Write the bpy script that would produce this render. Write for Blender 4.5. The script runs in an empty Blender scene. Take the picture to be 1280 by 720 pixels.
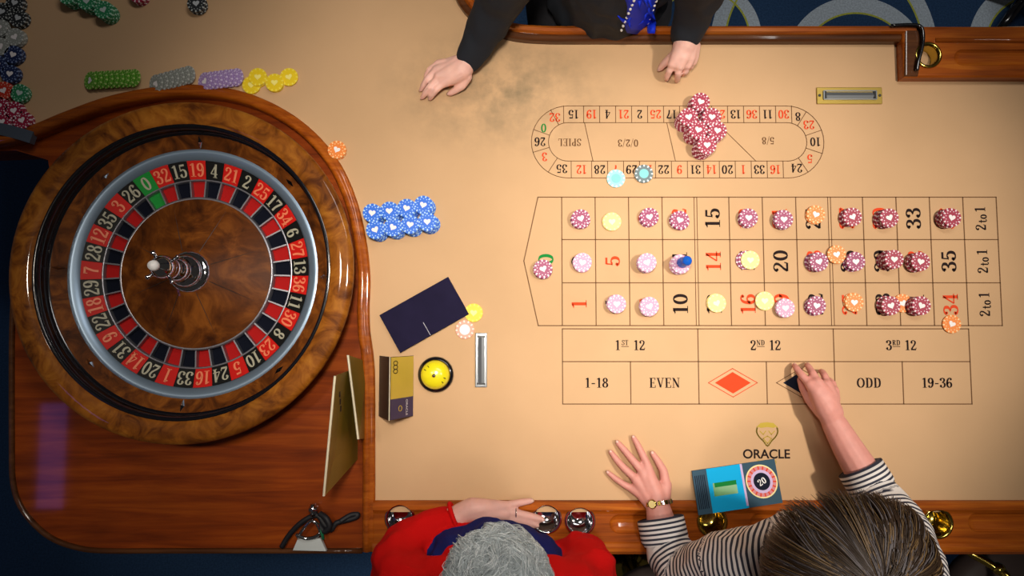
import bpy, bmesh, math, random
from mathutils import Vector, Matrix
from mathutils.bvhtree import BVHTree

random.seed(7)
scene = bpy.context.scene
COL = scene.collection

# ------------------------------------------------------------------ camera
F = 812.0            # focal length in pixels of the 1280x720 frame
CAMZ = 1.5           # height above the felt (felt is z = 0)
TILT = math.radians(3.7)
cam_data = bpy.data.cameras.new('camera')
cam_data.sensor_width = 36.0
cam_data.lens = F / 1280.0 * 36.0
cam_data.clip_start = 0.01
cam = bpy.data.objects.new('camera', cam_data)
COL.objects.link(cam)
cam.location = (0, 0, CAMZ)
cam.rotation_euler = (TILT, 0, 0)
scene.camera = cam

# ------------------------------------------------------------------ world, lamps, exposure
world = bpy.data.worlds.new('world')
scene.world = world
world.use_nodes = True
bgn = world.node_tree.nodes['Background']
bgn.inputs[0].default_value = (1.0, 0.9, 0.8, 1)
bgn.inputs[1].default_value = 0.028
scene.view_settings.view_transform = 'Standard'
scene.view_settings.look = 'None'
scene.view_settings.gamma = 1.0
scene.view_settings.use_curve_mapping = False
scene.view_settings.exposure = 0.0


def spot(name, loc, target, energy, angle, blend, col, size):
    d = bpy.data.lights.new(name, 'SPOT')
    d.energy = energy
    d.spot_size = math.radians(angle)
    d.spot_blend = blend
    d.color = col
    d.shadow_soft_size = size
    o = bpy.data.objects.new(name, d)
    COL.objects.link(o)
    o.location = loc
    o.rotation_euler = (Vector(target) - Vector(loc)).to_track_quat('-Z', 'Y').to_euler()
    return o


def area(name, loc, target, energy, sx, sy, col):
    d = bpy.data.lights.new(name, 'AREA')
    d.shape = 'RECTANGLE'
    d.size = sx
    d.size_y = sy
    d.energy = energy
    d.color = col
    o = bpy.data.objects.new(name, d)
    COL.objects.link(o)
    o.location = loc
    o.rotation_euler = (Vector(target) - Vector(loc)).to_track_quat('-Z', 'Y').to_euler()
    return o


spot('key_lamp', (1.47, 0.22, 2.6), (0.605, 0.126, 0), 284, 34.8, 1.0, (1.0, 0.90, 0.78), 0.08)
spot('table_lamp', (-0.043, 0.224, 1.7), (-0.043, 0.224, 0), 116, 62, 1.0, (1.0, 0.90, 0.78), 0.10)
spot('front_lamp', (0.48, -0.60, 2.5), (0.48, -0.90, 0.0), 85, 46, 1.0, (1.0, 0.92, 0.84), 0.15)  # added fill spot that brightens the players and front rail
spot('wheel_lamp', (-1.0, 0.35, 2.6), (-0.80, -0.25, 0), 62, 36, 1.0, (1.0, 0.88, 0.74), 0.10)  # added fill spot, only there to brighten the wheel and apron
area('ceiling_light', (0.9, 1.5, 2.6), (0.7, 0.9, 0), 20, 1.6, 0.3, (1.0, 0.95, 0.9))
area('violet_neon', (-2.75, -0.75, 2.4), (-2.75, -0.75, 0), 0.55, 0.16, 0.62, (0.35, 0.2, 1.0))

# ------------------------------------------------------------------ helpers
CT, ST = math.cos(TILT), math.sin(TILT)


def P(px, py, z=0.0):
    """point of the place at height z that the photograph shows at (px, py)"""
    dx = (px - 640.0) / F
    dy = -(py - 360.0) / F
    d = Vector((dx, dy * CT + ST, dy * ST - CT))
    t = (z - CAMZ) / d.z
    return Vector((d.x * t, d.y * t, z))


def ray_dir(px, py):
    dx = (px - 640.0) / F
    dy = -(py - 360.0) / F
    return Vector((dx, dy * CT + ST, dy * ST - CT)).normalized()


def tag(o, label=None, cat=None, group=None, kind=None):
    if label: o['label'] = label
    if cat: o['category'] = cat
    if group: o['group'] = group
    if kind: o['kind'] = kind
    return o


def link(o, parent=None):
    COL.objects.link(o)
    if parent is not None:
        o.parent = parent
    return o


def empty(name, loc=(0, 0, 0)):
    o = bpy.data.objects.new(name, None)
    o.empty_display_size = 0.02
    COL.objects.link(o)
    o.location = loc
    return o


def mesh_data(name, verts, faces, mats, smooth=False, fmat=None):
    me = bpy.data.meshes.new(name)
    me.from_pydata([tuple(v) for v in verts], [], faces)
    for m in (mats if isinstance(mats, (list, tuple)) else [mats]):
        me.materials.append(m)
    if fmat:
        me.polygons.foreach_set('material_index', fmat)
    if smooth:
        me.polygons.foreach_set('use_smooth', [True] * len(me.polygons))
    me.update()
    return me


def obj(name, data, parent=None, loc=None):
    """a mesh object; under an Empty that stands away from the origin the mesh is shifted into its frame"""
    o = bpy.data.objects.new(name, data)
    link(o, parent)
    if parent is not None:
        bw = parent
        off = Vector((0, 0, 0))
        while bw is not None:
            off += bw.location
            bw = bw.parent
        o.location = (Vector(loc) if loc is not None else Vector((0, 0, 0))) - off
    elif loc is not None:
        o.location = loc
    return o


def put(name, geo, mats, parent=None, smooth=False, loc=None):
    v, f = geo[0], geo[1]
    fm = geo[2] if len(geo) > 2 else None
    return obj(name, mesh_data(name, v, f, mats, smooth, fm), parent, loc)


def rebase(o):
    """move a mesh object's origin to the bottom centre of its mesh (unparented things)"""
    me = o.data
    xs = [v.co for v in me.vertices]
    c = Vector(((min(v.x for v in xs) + max(v.x for v in xs)) / 2, (min(v.y for v in xs) + max(v.y for v in xs)) / 2, min(v.z for v in xs)))
    me.transform(Matrix.Translation(-c))
    o.location = o.location + c
    return o


def merge(*geos):
    V, Fc, M = [], [], []
    for g in geos:
        n = len(V)
        V += list(g[0])
        Fc += [tuple(i + n for i in f) for f in g[1]]
        M += list(g[2]) if len(g) > 2 else [0] * len(g[1])
    return V, Fc, M


def with_mat(g, k):
    return g[0], g[1], [k] * len(g[1])


def xf(g, M):
    return ([M @ Vector(v) for v in g[0]],) + tuple(g[1:])


def lathe(prof, segs=48, cap=False):
    V, Fc = [], []
    n = len(prof)
    for i in range(segs):
        a = 2 * math.pi * i / segs
        for r, z in prof:
            V.append((r * math.cos(a), r * math.sin(a), z))
    for i in range(segs):
        j = (i + 1) % segs
        for k in range(n - 1):
            Fc.append((i * n + k, j * n + k, j * n + k + 1, i * n + k + 1))
    if cap:
        Fc.append(tuple(i * n + n - 1 for i in range(segs)))
        Fc.append(tuple(i * n for i in reversed(range(segs))))
    return V, Fc


def box(c, s, rz=0.0, bev=0.0):
    bm = bmesh.new()
    bmesh.ops.create_cube(bm, size=1.0)
    bmesh.ops.scale(bm, vec=s, verts=bm.verts)
    if bev > 0:
        bmesh.ops.bevel(bm, geom=bm.edges[:], offset=bev, segments=2, affect='EDGES', profile=0.5)
    M = Matrix.Translation(c) @ Matrix.Rotation(rz, 4, 'Z')
    bm.transform(M)
    bm.verts.index_update()
    g = ([v.co.copy() for v in bm.verts], [tuple(v.index for v in f.verts) for f in bm.faces])
    bm.free()
    return g


def prism(poly, z0, z1, bev=0.0, seg=2):
    """upright prism over a 2D outline, its top edge rounded"""
    bm = bmesh.new()
    a = sum(poly[i][0] * poly[(i + 1) % len(poly)][1] - poly[(i + 1) % len(poly)][0] * poly[i][1] for i in range(len(poly)))
    if a < 0: poly = list(reversed(poly))
    lo = [bm.verts.new((p[0], p[1], z0)) for p in poly]
    hi = [bm.verts.new((p[0], p[1], z1)) for p in poly]
    n = len(poly)
    top = bm.faces.new(hi)
    bm.faces.new(list(reversed(lo)))
    for i in range(n):
        bm.faces.new((lo[i], lo[(i + 1) % n], hi[(i + 1) % n], hi[i]))
    if bev > 0:
        bmesh.ops.bevel(bm, geom=[e for e in top.edges], offset=bev, segments=seg, affect='EDGES', profile=0.5)
    bm.verts.index_update()
    g = ([v.co.copy() for v in bm.verts], [tuple(v.index for v in f.verts) for f in bm.faces])
    bm.free()
    return g


def catmull(pts, k=8, closed=False):
    out = []
    n = len(pts)
    rng = range(n) if closed else range(n - 1)
    for i in rng:
        if closed:
            a, b, c, d = pts[(i - 1) % n], pts[i], pts[(i + 1) % n], pts[(i + 2) % n]
        else:
            a, b, c, d = pts[max(i - 1, 0)], pts[i], pts[i + 1], pts[min(i + 2, n - 1)]
        for j in range(k):
            t = j / k
            out.append(tuple(0.5 * (2 * b[m] + (c[m] - a[m]) * t + (2 * a[m] - 5 * b[m] + 4 * c[m] - d[m]) * t * t + (3 * b[m] - a[m] - 3 * c[m] + d[m]) * t ** 3) for m in range(len(b))))
    if not closed:
        out.append(tuple(pts[-1]))
    return out


def tube(pts, r, segs=8, closed=False, caps=True):
    pts = [Vector(p) for p in pts]
    n = len(pts)
    rs = r if isinstance(r, (list, tuple)) else [r] * n
    V, Fc = [], []
    prev = None
    for i, p in enumerate(pts):
        if closed:
            t = pts[(i + 1) % n] - pts[i - 1]
        else:
            t = pts[min(i + 1, n - 1)] - pts[max(i - 1, 0)]
        t.normalize()
        if prev is None:
            u = t.orthogonal().normalized()
        else:
            u = (prev - t * prev.dot(t))
            u = u.normalized() if u.length > 1e-6 else t.orthogonal().normalized()
        prev = u
        w = t.cross(u)
        for k in range(segs):
            a = 2 * math.pi * k / segs
            V.append(p + (u * math.cos(a) + w * math.sin(a)) * rs[i])
    m = n if closed else n - 1
    for i in range(m):
        j = (i + 1) % n
        for k in range(segs):
            l = (k + 1) % segs
            Fc.append((i * segs + k, i * segs + l, j * segs + l, j * segs + k))
    if caps and not closed:
        Fc.append(tuple(reversed(range(segs))))
        Fc.append(tuple((n - 1) * segs + k for k in range(segs)))
    return V, Fc


def sweep(path, prof, closed_prof=True, caps=True):
    """profile [(offset to the right of travel, z)] along a 2D path"""
    n, m = len(path), len(prof)
    V, Fc = [], []
    for i in range(n):
        a, b = path[max(i - 1, 0)], path[min(i + 1, n - 1)]
        t = Vector((b[0] - a[0], b[1] - a[1])).normalized()
        nx, ny = t.y, -t.x
        for o, z in prof:
            V.append((path[i][0] + nx * o, path[i][1] + ny * o, z))
    for i in range(n - 1):
        for k in range(m if closed_prof else m - 1):
            l = (k + 1) % m
            Fc.append((i * m + k, i * m + l, (i + 1) * m + l, (i + 1) * m + k))
    if caps and closed_prof:
        Fc.append(tuple(range(m)))
        Fc.append(tuple((n - 1) * m + k for k in reversed(range(m))))
    return V, Fc


def fix_normals(me):
    bm = bmesh.new()
    bm.from_mesh(me)
    bmesh.ops.recalc_face_normals(bm, faces=bm.faces[:])
    bm.to_mesh(me)
    bm.free()


def apply_mods(o):
    dg = bpy.context.evaluated_depsgraph_get()
    me = bpy.data.meshes.new_from_object(o.evaluated_get(dg))
    o.modifiers.clear()
    o.data = me
    return o


def cut(o, cutters):
    """carve cutter geometries out of a mesh object"""
    fix_normals(o.data)
    for g in cutters:
        me = mesh_data('cutter', g[0], g[1], o.data.materials[0])
        fix_normals(me)
        c = bpy.data.objects.new('cutter', me)
        COL.objects.link(c)
        c.matrix_world = o.matrix_world
        md = o.modifiers.new('b', 'BOOLEAN')
        md.operation = 'DIFFERENCE'
        md.solver = 'EXACT'
        md.object = c
        bpy.context.view_layer.update()
        apply_mods(o)
        bpy.data.objects.remove(c)
    return o


# ------------------------------------------------------------------ materials
def srgb(r, g, b):
    f = lambda c: (c / 255.0 / 12.92) if c / 255.0 <= 0.04045 else ((c / 255.0 + 0.055) / 1.055) ** 2.4
    return (f(r), f(g), f(b), 1.0)


def mat(name, c, rough=0.5, metal=0.0, coat=0.0, noise=0.0, nscale=40.0, bump=0.0, bscale=200.0, ior=None, alpha=None, trans=0.0, spec=None, sheen=0.0, sss=0.0):
    m = bpy.data.materials.new(name)
    m.use_nodes = True
    nt = m.node_tree
    b = nt.nodes['Principled BSDF']
    b.inputs['Base Color'].default_value = c
    b.inputs['Roughness'].default_value = rough
    b.inputs['Metallic'].default_value = metal
    b.inputs['Coat Weight'].default_value = coat
    b.inputs['Coat Roughness'].default_value = 0.08
    b.inputs['Transmission Weight'].default_value = trans
    b.inputs['Sheen Weight'].default_value = sheen
    if spec is not None: b.inputs['Specular IOR Level'].default_value = spec
    if sss:
        b.inputs['Subsurface Weight'].default_value = sss
        b.inputs['Subsurface Radius'].default_value = (0.012, 0.005, 0.003)
        b.inputs['Subsurface Scale'].default_value = 0.5
    tc = nt.nodes.new('ShaderNodeTexCoord')
    if noise > 0:
        n = nt.nodes.new('ShaderNodeTexNoise')
        n.inputs['Scale'].default_value = nscale
        n.inputs['Detail'].default_value = 4
        nt.links.new(tc.outputs['Object'], n.inputs['Vector'])
        mx = nt.nodes.new('ShaderNodeMix')
        mx.data_type = 'RGBA'
        mx.inputs[6].default_value = (c[0] * (1 - noise), c[1] * (1 - noise), c[2] * (1 - noise), 1)
        mx.inputs[7].default_value = (min(1, c[0] * (1 + noise)), min(1, c[1] * (1 + noise)), min(1, c[2] * (1 + noise)), 1)
        nt.links.new(n.outputs['Fac'], mx.inputs[0])
        nt.links.new(mx.outputs[2], b.inputs['Base Color'])
    if bump > 0:
        n2 = nt.nodes.new('ShaderNodeTexNoise')
        n2.inputs['Scale'].default_value = bscale
        n2.inputs['Detail'].default_value = 3
        nt.links.new(tc.outputs['Object'], n2.inputs['Vector'])
        bp = nt.nodes.new('ShaderNodeBump')
        bp.inputs['Strength'].default_value = bump
        bp.inputs['Distance'].default_value = 0.002
        nt.links.new(n2.outputs['Fac'], bp.inputs['Height'])
        nt.links.new(bp.outputs['Normal'], b.inputs['Normal'])
    return m


def ramp(nt, stops):
    r = nt.nodes.new('ShaderNodeValToRGB')
    e = r.color_ramp.elements
    while len(e) < len(stops): e.new(0.5)
    for k, (p, c) in enumerate(stops):
        e[k].position = p
        e[k].color = c
    return r


def wood(name, dark, mid, light, stretch=(1.2, 22, 22), scale=3.0, burl=False, rough=0.28, coat=0.6):
    m = bpy.data.materials.new(name)
    m.use_nodes = True
    nt = m.node_tree
    b = nt.nodes['Principled BSDF']
    tc = nt.nodes.new('ShaderNodeTexCoord')
    mp = nt.nodes.new('ShaderNodeMapping')
    mp.inputs['Scale'].default_value = stretch
    nt.links.new(tc.outputs['Object'], mp.inputs['Vector'])
    n = nt.nodes.new('ShaderNodeTexNoise')
    n.inputs['Scale'].default_value = scale
    n.inputs['Detail'].default_value = 8
    n.inputs['Roughness'].default_value = 0.62
    n.inputs['Distortion'].default_value = 1.6 if burl else 0.5
    nt.links.new(mp.outputs['Vector'], n.inputs['Vector'])
    r = ramp(nt, [(0.32, dark), (0.5, mid), (0.7, light)])
    nt.links.new(n.outputs['Fac'], r.inputs['Fac'])
    n2 = nt.nodes.new('ShaderNodeTexNoise')
    n2.inputs['Scale'].default_value = 5
    nt.links.new(tc.outputs['Object'], n2.inputs['Vector'])
    r2 = ramp(nt, [(0.3, (0.72, 0.72, 0.72, 1)), (0.7, (1.12, 1.12, 1.12, 1))])
    nt.links.new(n2.outputs['Fac'], r2.inputs['Fac'])
    mx = nt.nodes.new('ShaderNodeMix')
    mx.data_type = 'RGBA'
    mx.blend_type = 'MULTIPLY'
    mx.inputs[0].default_value = 1.0
    nt.links.new(r.outputs['Color'], mx.inputs[6])
    nt.links.new(r2.outputs['Color'], mx.inputs[7])
    nt.links.new(mx.outputs[2], b.inputs['Base Color'])
    b.inputs['Roughness'].default_value = rough + .25
    b.inputs['Specular IOR Level'].default_value = 0.12
    b.inputs['Coat Weight'].default_value = coat
    b.inputs['Coat Roughness'].default_value = 0.05
    return m


def felt_material():
    m = bpy.data.materials.new('tan_felt')
    m.use_nodes = True
    nt = m.node_tree
    b = nt.nodes['Principled BSDF']
    tc = nt.nodes.new('ShaderNodeTexCoord')
    n = nt.nodes.new('ShaderNodeTexNoise')
    n.inputs['Scale'].default_value = 3.0
    n.inputs['Detail'].default_value = 5
    nt.links.new(tc.outputs['Object'], n.inputs['Vector'])
    base = ramp(nt, [(0.3, srgb(196, 160, 121)), (0.7, srgb(208, 170, 130))])
    nt.links.new(n.outputs['Fac'], base.inputs['Fac'])
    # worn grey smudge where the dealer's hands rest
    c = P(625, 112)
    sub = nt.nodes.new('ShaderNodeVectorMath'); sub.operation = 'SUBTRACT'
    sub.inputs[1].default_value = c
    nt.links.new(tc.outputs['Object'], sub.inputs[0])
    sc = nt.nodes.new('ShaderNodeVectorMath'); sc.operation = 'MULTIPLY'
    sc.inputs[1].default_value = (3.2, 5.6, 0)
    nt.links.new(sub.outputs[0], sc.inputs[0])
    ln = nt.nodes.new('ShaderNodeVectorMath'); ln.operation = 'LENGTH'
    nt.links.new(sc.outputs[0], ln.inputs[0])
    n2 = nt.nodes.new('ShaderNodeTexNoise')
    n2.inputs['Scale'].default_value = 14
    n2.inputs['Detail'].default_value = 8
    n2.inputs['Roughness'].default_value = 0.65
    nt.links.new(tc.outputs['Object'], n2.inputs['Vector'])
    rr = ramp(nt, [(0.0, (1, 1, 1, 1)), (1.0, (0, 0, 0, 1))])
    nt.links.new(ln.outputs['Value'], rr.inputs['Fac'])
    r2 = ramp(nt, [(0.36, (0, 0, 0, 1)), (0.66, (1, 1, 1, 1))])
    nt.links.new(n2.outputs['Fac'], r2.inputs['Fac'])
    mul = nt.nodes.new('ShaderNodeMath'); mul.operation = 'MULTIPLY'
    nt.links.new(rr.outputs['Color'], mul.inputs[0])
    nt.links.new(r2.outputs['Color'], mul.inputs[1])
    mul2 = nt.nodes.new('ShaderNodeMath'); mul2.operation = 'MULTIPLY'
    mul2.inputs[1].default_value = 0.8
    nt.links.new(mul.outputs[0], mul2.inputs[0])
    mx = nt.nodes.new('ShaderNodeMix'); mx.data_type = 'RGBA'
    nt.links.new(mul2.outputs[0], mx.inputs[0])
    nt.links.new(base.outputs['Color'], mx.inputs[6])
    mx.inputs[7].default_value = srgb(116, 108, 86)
    nt.links.new(mx.outputs[2], b.inputs['Base Color'])
    b.inputs['Roughness'].default_value = 0.92
    b.inputs['Sheen Weight'].default_value = 0.1
    b.inputs['Specular IOR Level'].default_value = 0.15
    n3 = nt.nodes.new('ShaderNodeTexNoise')
    n3.inputs['Scale'].default_value = 900
    nt.links.new(tc.outputs['Object'], n3.inputs['Vector'])
    bp = nt.nodes.new('ShaderNodeBump')
    bp.inputs['Strength'].default_value = 0.12
    bp.inputs['Distance'].default_value = 0.001
    nt.links.new(n3.outputs['Fac'], bp.inputs['Height'])
    nt.links.new(bp.outputs['Normal'], b.inputs['Normal'])
    return m


FLOORZ = -0.80


def carpet_material():
    m = bpy.data.materials.new('ring_carpet')
    m.use_nodes = True
    nt = m.node_tree
    b = nt.nodes['Principled BSDF']
    tc = nt.nodes.new('ShaderNodeTexCoord')
    rings = [(1072, 84, 72, 93), (878, 45, 61, 76), (1030, 60, 128, 146), (630, 5, 52, 64), (1300, 60, 70, 92), (1010, -120, 90, 112), (760, -140, 100, 120), (1240, -160, 90, 110)]
    acc = None
    acc2 = None
    for px, py, ri, ro in rings:
        c = P(px, py, FLOORZ)
        k = (CAMZ - FLOORZ) / F
        d = nt.nodes.new('ShaderNodeVectorMath'); d.operation = 'DISTANCE'
        nt.links.new(tc.outputs['Object'], d.inputs[0])
        d.inputs[1].default_value = c
        def band(mid, half):
            s = nt.nodes.new('ShaderNodeMath'); s.operation = 'SUBTRACT'
            nt.links.new(d.outputs['Value'], s.inputs[0]); s.inputs[1].default_value = mid
            a = nt.nodes.new('ShaderNodeMath'); a.operation = 'ABSOLUTE'
            nt.links.new(s.outputs[0], a.inputs[0])
            l = nt.nodes.new('ShaderNodeMath'); l.operation = 'LESS_THAN'
            nt.links.new(a.outputs[0], l.inputs[0]); l.inputs[1].default_value = half
            return l
        g = band((ri + ro) / 2 * k, (ro - ri) / 2 * k)
        y = band((ri - 0.6) * k, 1.2 * k)
        if acc is None:
            acc, acc2 = g, y
        else:
            mxn = nt.nodes.new('ShaderNodeMath'); mxn.operation = 'MAXIMUM'
            nt.links.new(acc.outputs[0], mxn.inputs[0]); nt.links.new(g.outputs[0], mxn.inputs[1]); acc = mxn
            mxn = nt.nodes.new('ShaderNodeMath'); mxn.operation = 'MAXIMUM'
            nt.links.new(acc2.outputs[0], mxn.inputs[0]); nt.links.new(y.outputs[0], mxn.inputs[1]); acc2 = mxn
    m1 = nt.nodes.new('ShaderNodeMix'); m1.data_type = 'RGBA'
    m1.inputs[6].default_value = srgb(52, 82, 122)
    m1.inputs[7].default_value = srgb(208, 224, 238)
    nt.links.new(acc.outputs[0], m1.inputs[0])
    m2 = nt.nodes.new('ShaderNodeMix'); m2.data_type = 'RGBA'
    m2.inputs[7].default_value = srgb(206, 212, 90)
    nt.links.new(m1.outputs[2], m2.inputs[6])
    nt.links.new(acc2.outputs[0], m2.inputs[0])
    n = nt.nodes.new('ShaderNodeTexNoise'); n.inputs['Scale'].default_value = 160
    nt.links.new(tc.outputs['Object'], n.inputs['Vector'])
    r = ramp(nt, [(0.3, (0.75, 0.75, 0.75, 1)), (0.7, (1.1, 1.1, 1.1, 1))])
    nt.links.new(n.outputs['Fac'], r.inputs['Fac'])
    mu = nt.nodes.new('ShaderNodeMix'); mu.data_type = 'RGBA'; mu.blend_type = 'MULTIPLY'
    mu.inputs[0].default_value = 1
    nt.links.new(m2.outputs[2], mu.inputs[6]); nt.links.new(r.outputs['Color'], mu.inputs[7])
    nt.links.new(mu.outputs[2], b.inputs['Base Color'])
    b.inputs['Roughness'].default_value = 1.0
    b.inputs['Specular IOR Level'].default_value = 0.1
    return m


M = {}
M['felt'] = felt_material()
M['carpet'] = carpet_material()
M['rail'] = wood('orange_lacquered_wood', srgb(128, 58, 8), srgb(164, 80, 14), srgb(188, 104, 24))
M['apron'] = wood('red_brown_lacquered_wood', srgb(106, 40, 6), srgb(136, 56, 8), srgb(164, 76, 14), stretch=(1.0, 14, 14))
M['rail_dark'] = wood('dark_lacquered_wood', srgb(66, 34, 14), srgb(86, 48, 22), srgb(104, 62, 30))
M['burl'] = wood('burl_wood', srgb(84, 40, 8), srgb(140, 80, 20), srgb(176, 112, 36), stretch=(5, 5, 5), scale=3.2, burl=True)
M['burl_dark'] = wood('dark_burl_wood', srgb(56, 26, 6), srgb(104, 54, 14), srgb(150, 86, 26), stretch=(6, 6, 6), scale=2.6, burl=True)
M['cone'] = wood('rotor_cone_wood', srgb(58, 26, 6), srgb(98, 50, 12), srgb(138, 78, 24), stretch=(5, 5, 5), scale=2.2, burl=True, rough=0.2)
M['black_gloss'] = mat('black_lacquer', srgb(14, 14, 20), 0.18, coat=0.5)
M['black'] = mat('black_plastic', srgb(16, 16, 18), 0.4)
M['silver'] = mat('brushed_silver', srgb(150, 172, 194), 0.38, metal=0.7)
M['separator'] = mat('separator_metal', srgb(150, 150, 158), 0.35, metal=0.8)
M['slot_chrome'] = mat('satin_chrome', srgb(150, 155, 160), 0.3, metal=0.75)
M['chrome'] = mat('chrome', srgb(205, 205, 210), 0.08, metal=1.0)
M['brass'] = mat('polished_brass', srgb(190, 165, 80), 0.16, metal=1.0)
M['brass_dull'] = mat('dull_brass', srgb(176, 150, 72), 0.35, metal=0.7)
M['red'] = mat('pocket_red', srgb(200, 24, 18), 0.5, spec=0.2)
M['red_floor'] = mat('pocket_floor_red', srgb(172, 24, 24), 0.7, spec=0.1)
M['pblack'] = mat('pocket_black', srgb(16, 16, 16), 0.5, spec=0.2)
M['navy_floor'] = mat('pocket_floor_black', srgb(8, 13, 28), 0.7, spec=0.1)
M['green'] = mat('pocket_green', srgb(20, 140, 52), 0.5, spec=0.2)
M['wheel_digit'] = mat('wheel_numeral_paint', srgb(176, 172, 150), 0.5)
M['wheel_digit_red'] = mat('wheel_numeral_paint_gold', srgb(236, 130, 90), 0.5)
M['ink'] = mat('dark_print', srgb(40, 30, 30), 0.9, spec=0.1)
M['line'] = mat('brown_line_print', srgb(112, 80, 54), 0.9, spec=0.1)
M['ink_red'] = mat('red_print', srgb(222, 74, 40), 0.9, spec=0.1)
M['ink_green'] = mat('green_print', srgb(30, 130, 60), 0.9, spec=0.1)
M['ink_navy'] = mat('navy_print', srgb(30, 34, 50), 0.9, spec=0.1)
M['gold_print'] = mat('gold_print', srgb(186, 160, 50), 0.6, spec=0.3)
M['skin_pink'] = mat('pink_skin', srgb(212, 146, 134), 0.55, noise=0.12, nscale=60, sss=0.12, bump=0.14, bscale=150)
M['skin'] = mat('skin', srgb(234, 184, 170), 0.55, noise=0.10, nscale=60, sss=0.12, bump=0.12, bscale=160)
M['skin_red'] = mat('ruddy_skin', srgb(220, 168, 156), 0.55, noise=0.14, nscale=50, sss=0.12, bump=0.15, bscale=140)
M['nail'] = mat('fingernail', srgb(232, 190, 176), 0.3)
M['red_knit'] = mat('red_knit', srgb(204, 12, 12), 0.9, spec=0.15, bump=0.35, bscale=420)
M['navy_knit'] = mat('navy_knit', srgb(24, 32, 92), 0.9, sheen=0.2, bump=0.35, bscale=420)
M['black_cloth'] = mat('black_cloth', srgb(18, 24, 34), 0.85, bump=0.2, bscale=200)
M['trouser'] = mat('dark_trouser_cloth', srgb(24, 24, 30), 0.9)
M['grey_hair'] = mat('grey_hair', srgb(176, 186, 190), 0.6, noise=0.3, nscale=80)
M['grey_hair2'] = mat('pale_grey_hair', srgb(222, 228, 230), 0.55)
M['brown_hair'] = mat('brown_hair', srgb(50, 35, 22), 0.45, noise=0.3, nscale=60)
M['brown_hair2'] = mat('ash_brown_hair', srgb(112, 88, 56), 0.45)
M['brown_hair3'] = mat('ashen_hair_streak', srgb(96, 90, 92), 0.45)
M['eye'] = mat('eye_white', srgb(230, 228, 222), 0.3)
M['iris'] = mat('iris', srgb(60, 44, 30), 0.2)
M['lips'] = mat('lips', srgb(190, 100, 94), 0.5)
M['ribbon'] = mat('blue_ribbon', srgb(8, 44, 200), 0.6, spec=0.25)
M['bead'] = mat('pearl_bead', srgb(226, 222, 214), 0.2)
M['yellow_bell'] = mat('yellow_enamel', srgb(240, 226, 30), 0.25, coat=0.5)
M['white'] = mat('white_paint', srgb(235, 235, 235), 0.5)
M['gold_card'] = mat('gold_card', srgb(132, 108, 30), 0.5, metal=0.3, noise=0.2, nscale=12)
M['bright_gold'] = mat('bright_gold_card', srgb(206, 176, 66), 0.5, noise=0.15, nscale=14)
M['cream_edge'] = mat('cream_card_edge', srgb(214, 204, 176), 0.6)
M['purple_card'] = mat('purple_card', srgb(58, 48, 84), 0.5)
M['dark_card'] = mat('dark_card', srgb(40, 34, 30), 0.5)
M['navy_card'] = mat('navy_card', srgb(32, 28, 54), 0.85, noise=0.3, nscale=30, spec=0.1)
M['cyan_card'] = mat('cyan_gloss_card', srgb(14, 176, 236), 0.7, spec=0.12)
M['slate_card'] = mat('slate_gloss_card', srgb(58, 86, 104), 0.7, spec=0.12)
M['green_card'] = mat('green_print_card', srgb(70, 150, 70), 0.4)
M['yellow_ink'] = mat('yellow_print', srgb(240, 220, 150), 0.5)
M['rose_ink'] = mat('rose_print', srgb(206, 110, 120), 0.5)
M['lilac_ink'] = mat('lilac_print', srgb(196, 170, 216), 0.5)
M['blue_glass'] = mat('blue_acrylic', srgb(30, 110, 230), 0.12, trans=0.35)
M['strap'] = mat('black_strap', srgb(20, 20, 26), 0.6)
M['white_tag'] = mat('white_plastic', srgb(206, 214, 214), 0.4)
M['tealgreen'] = mat('green_plastic', srgb(30, 120, 80), 0.4)
M['vinyl'] = mat('dark_brown_vinyl', srgb(84, 70, 66), 0.55)
M['grey_trim'] = mat('blue_grey_metal', srgb(96, 108, 124), 0.45, metal=0.5)


def stripe_material():
    m = bpy.data.materials.new('striped_shirt_cloth')
    m.use_nodes = True
    nt = m.node_tree
    b = nt.nodes['Principled BSDF']
    a = nt.nodes.new('ShaderNodeAttribute')
    a.attribute_name = 'stripe'
    fr = nt.nodes.new('ShaderNodeMath'); fr.operation = 'FRACT'
    nt.links.new(a.outputs['Fac'], fr.inputs[0])
    r = ramp(nt, [(0.0, srgb(44, 46, 62)), (0.40, srgb(44, 46, 62)), (0.46, srgb(226, 220, 216)), (0.94, srgb(226, 220, 216)), (1.0, srgb(44, 46, 62))])
    nt.links.new(fr.outputs[0], r.inputs['Fac'])
    nt.links.new(r.outputs['Color'], b.inputs['Base Color'])
    b.inputs['Roughness'].default_value = 0.85
    return m


M['stripe'] = stripe_material()


def banded_knit():
    m = mat('red_knit_with_navy_band', srgb(204, 12, 12), 0.9, spec=0.15, bump=0.35, bscale=420)
    nt = m.node_tree
    b = nt.nodes['Principled BSDF']
    a = nt.nodes.new('ShaderNodeAttribute')
    a.attribute_name = 'band'
    g = nt.nodes.new('ShaderNodeMath'); g.operation = 'GREATER_THAN'
    g.inputs[1].default_value = 0.0
    nt.links.new(a.outputs['Fac'], g.inputs[0])
    x = nt.nodes.new('ShaderNodeMix'); x.data_type = 'RGBA'
    x.inputs[6].default_value = srgb(204, 12, 12)
    x.inputs[7].default_value = srgb(26, 34, 100)
    nt.links.new(g.outputs[0], x.inputs[0])
    nt.links.new(x.outputs[2], b.inputs['Base Color'])
    return m


M['banded_knit'] = banded_knit()

# ------------------------------------------------------------------ serif lettering built from pen strokes
NA, NB = 0.085, 0.034


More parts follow.
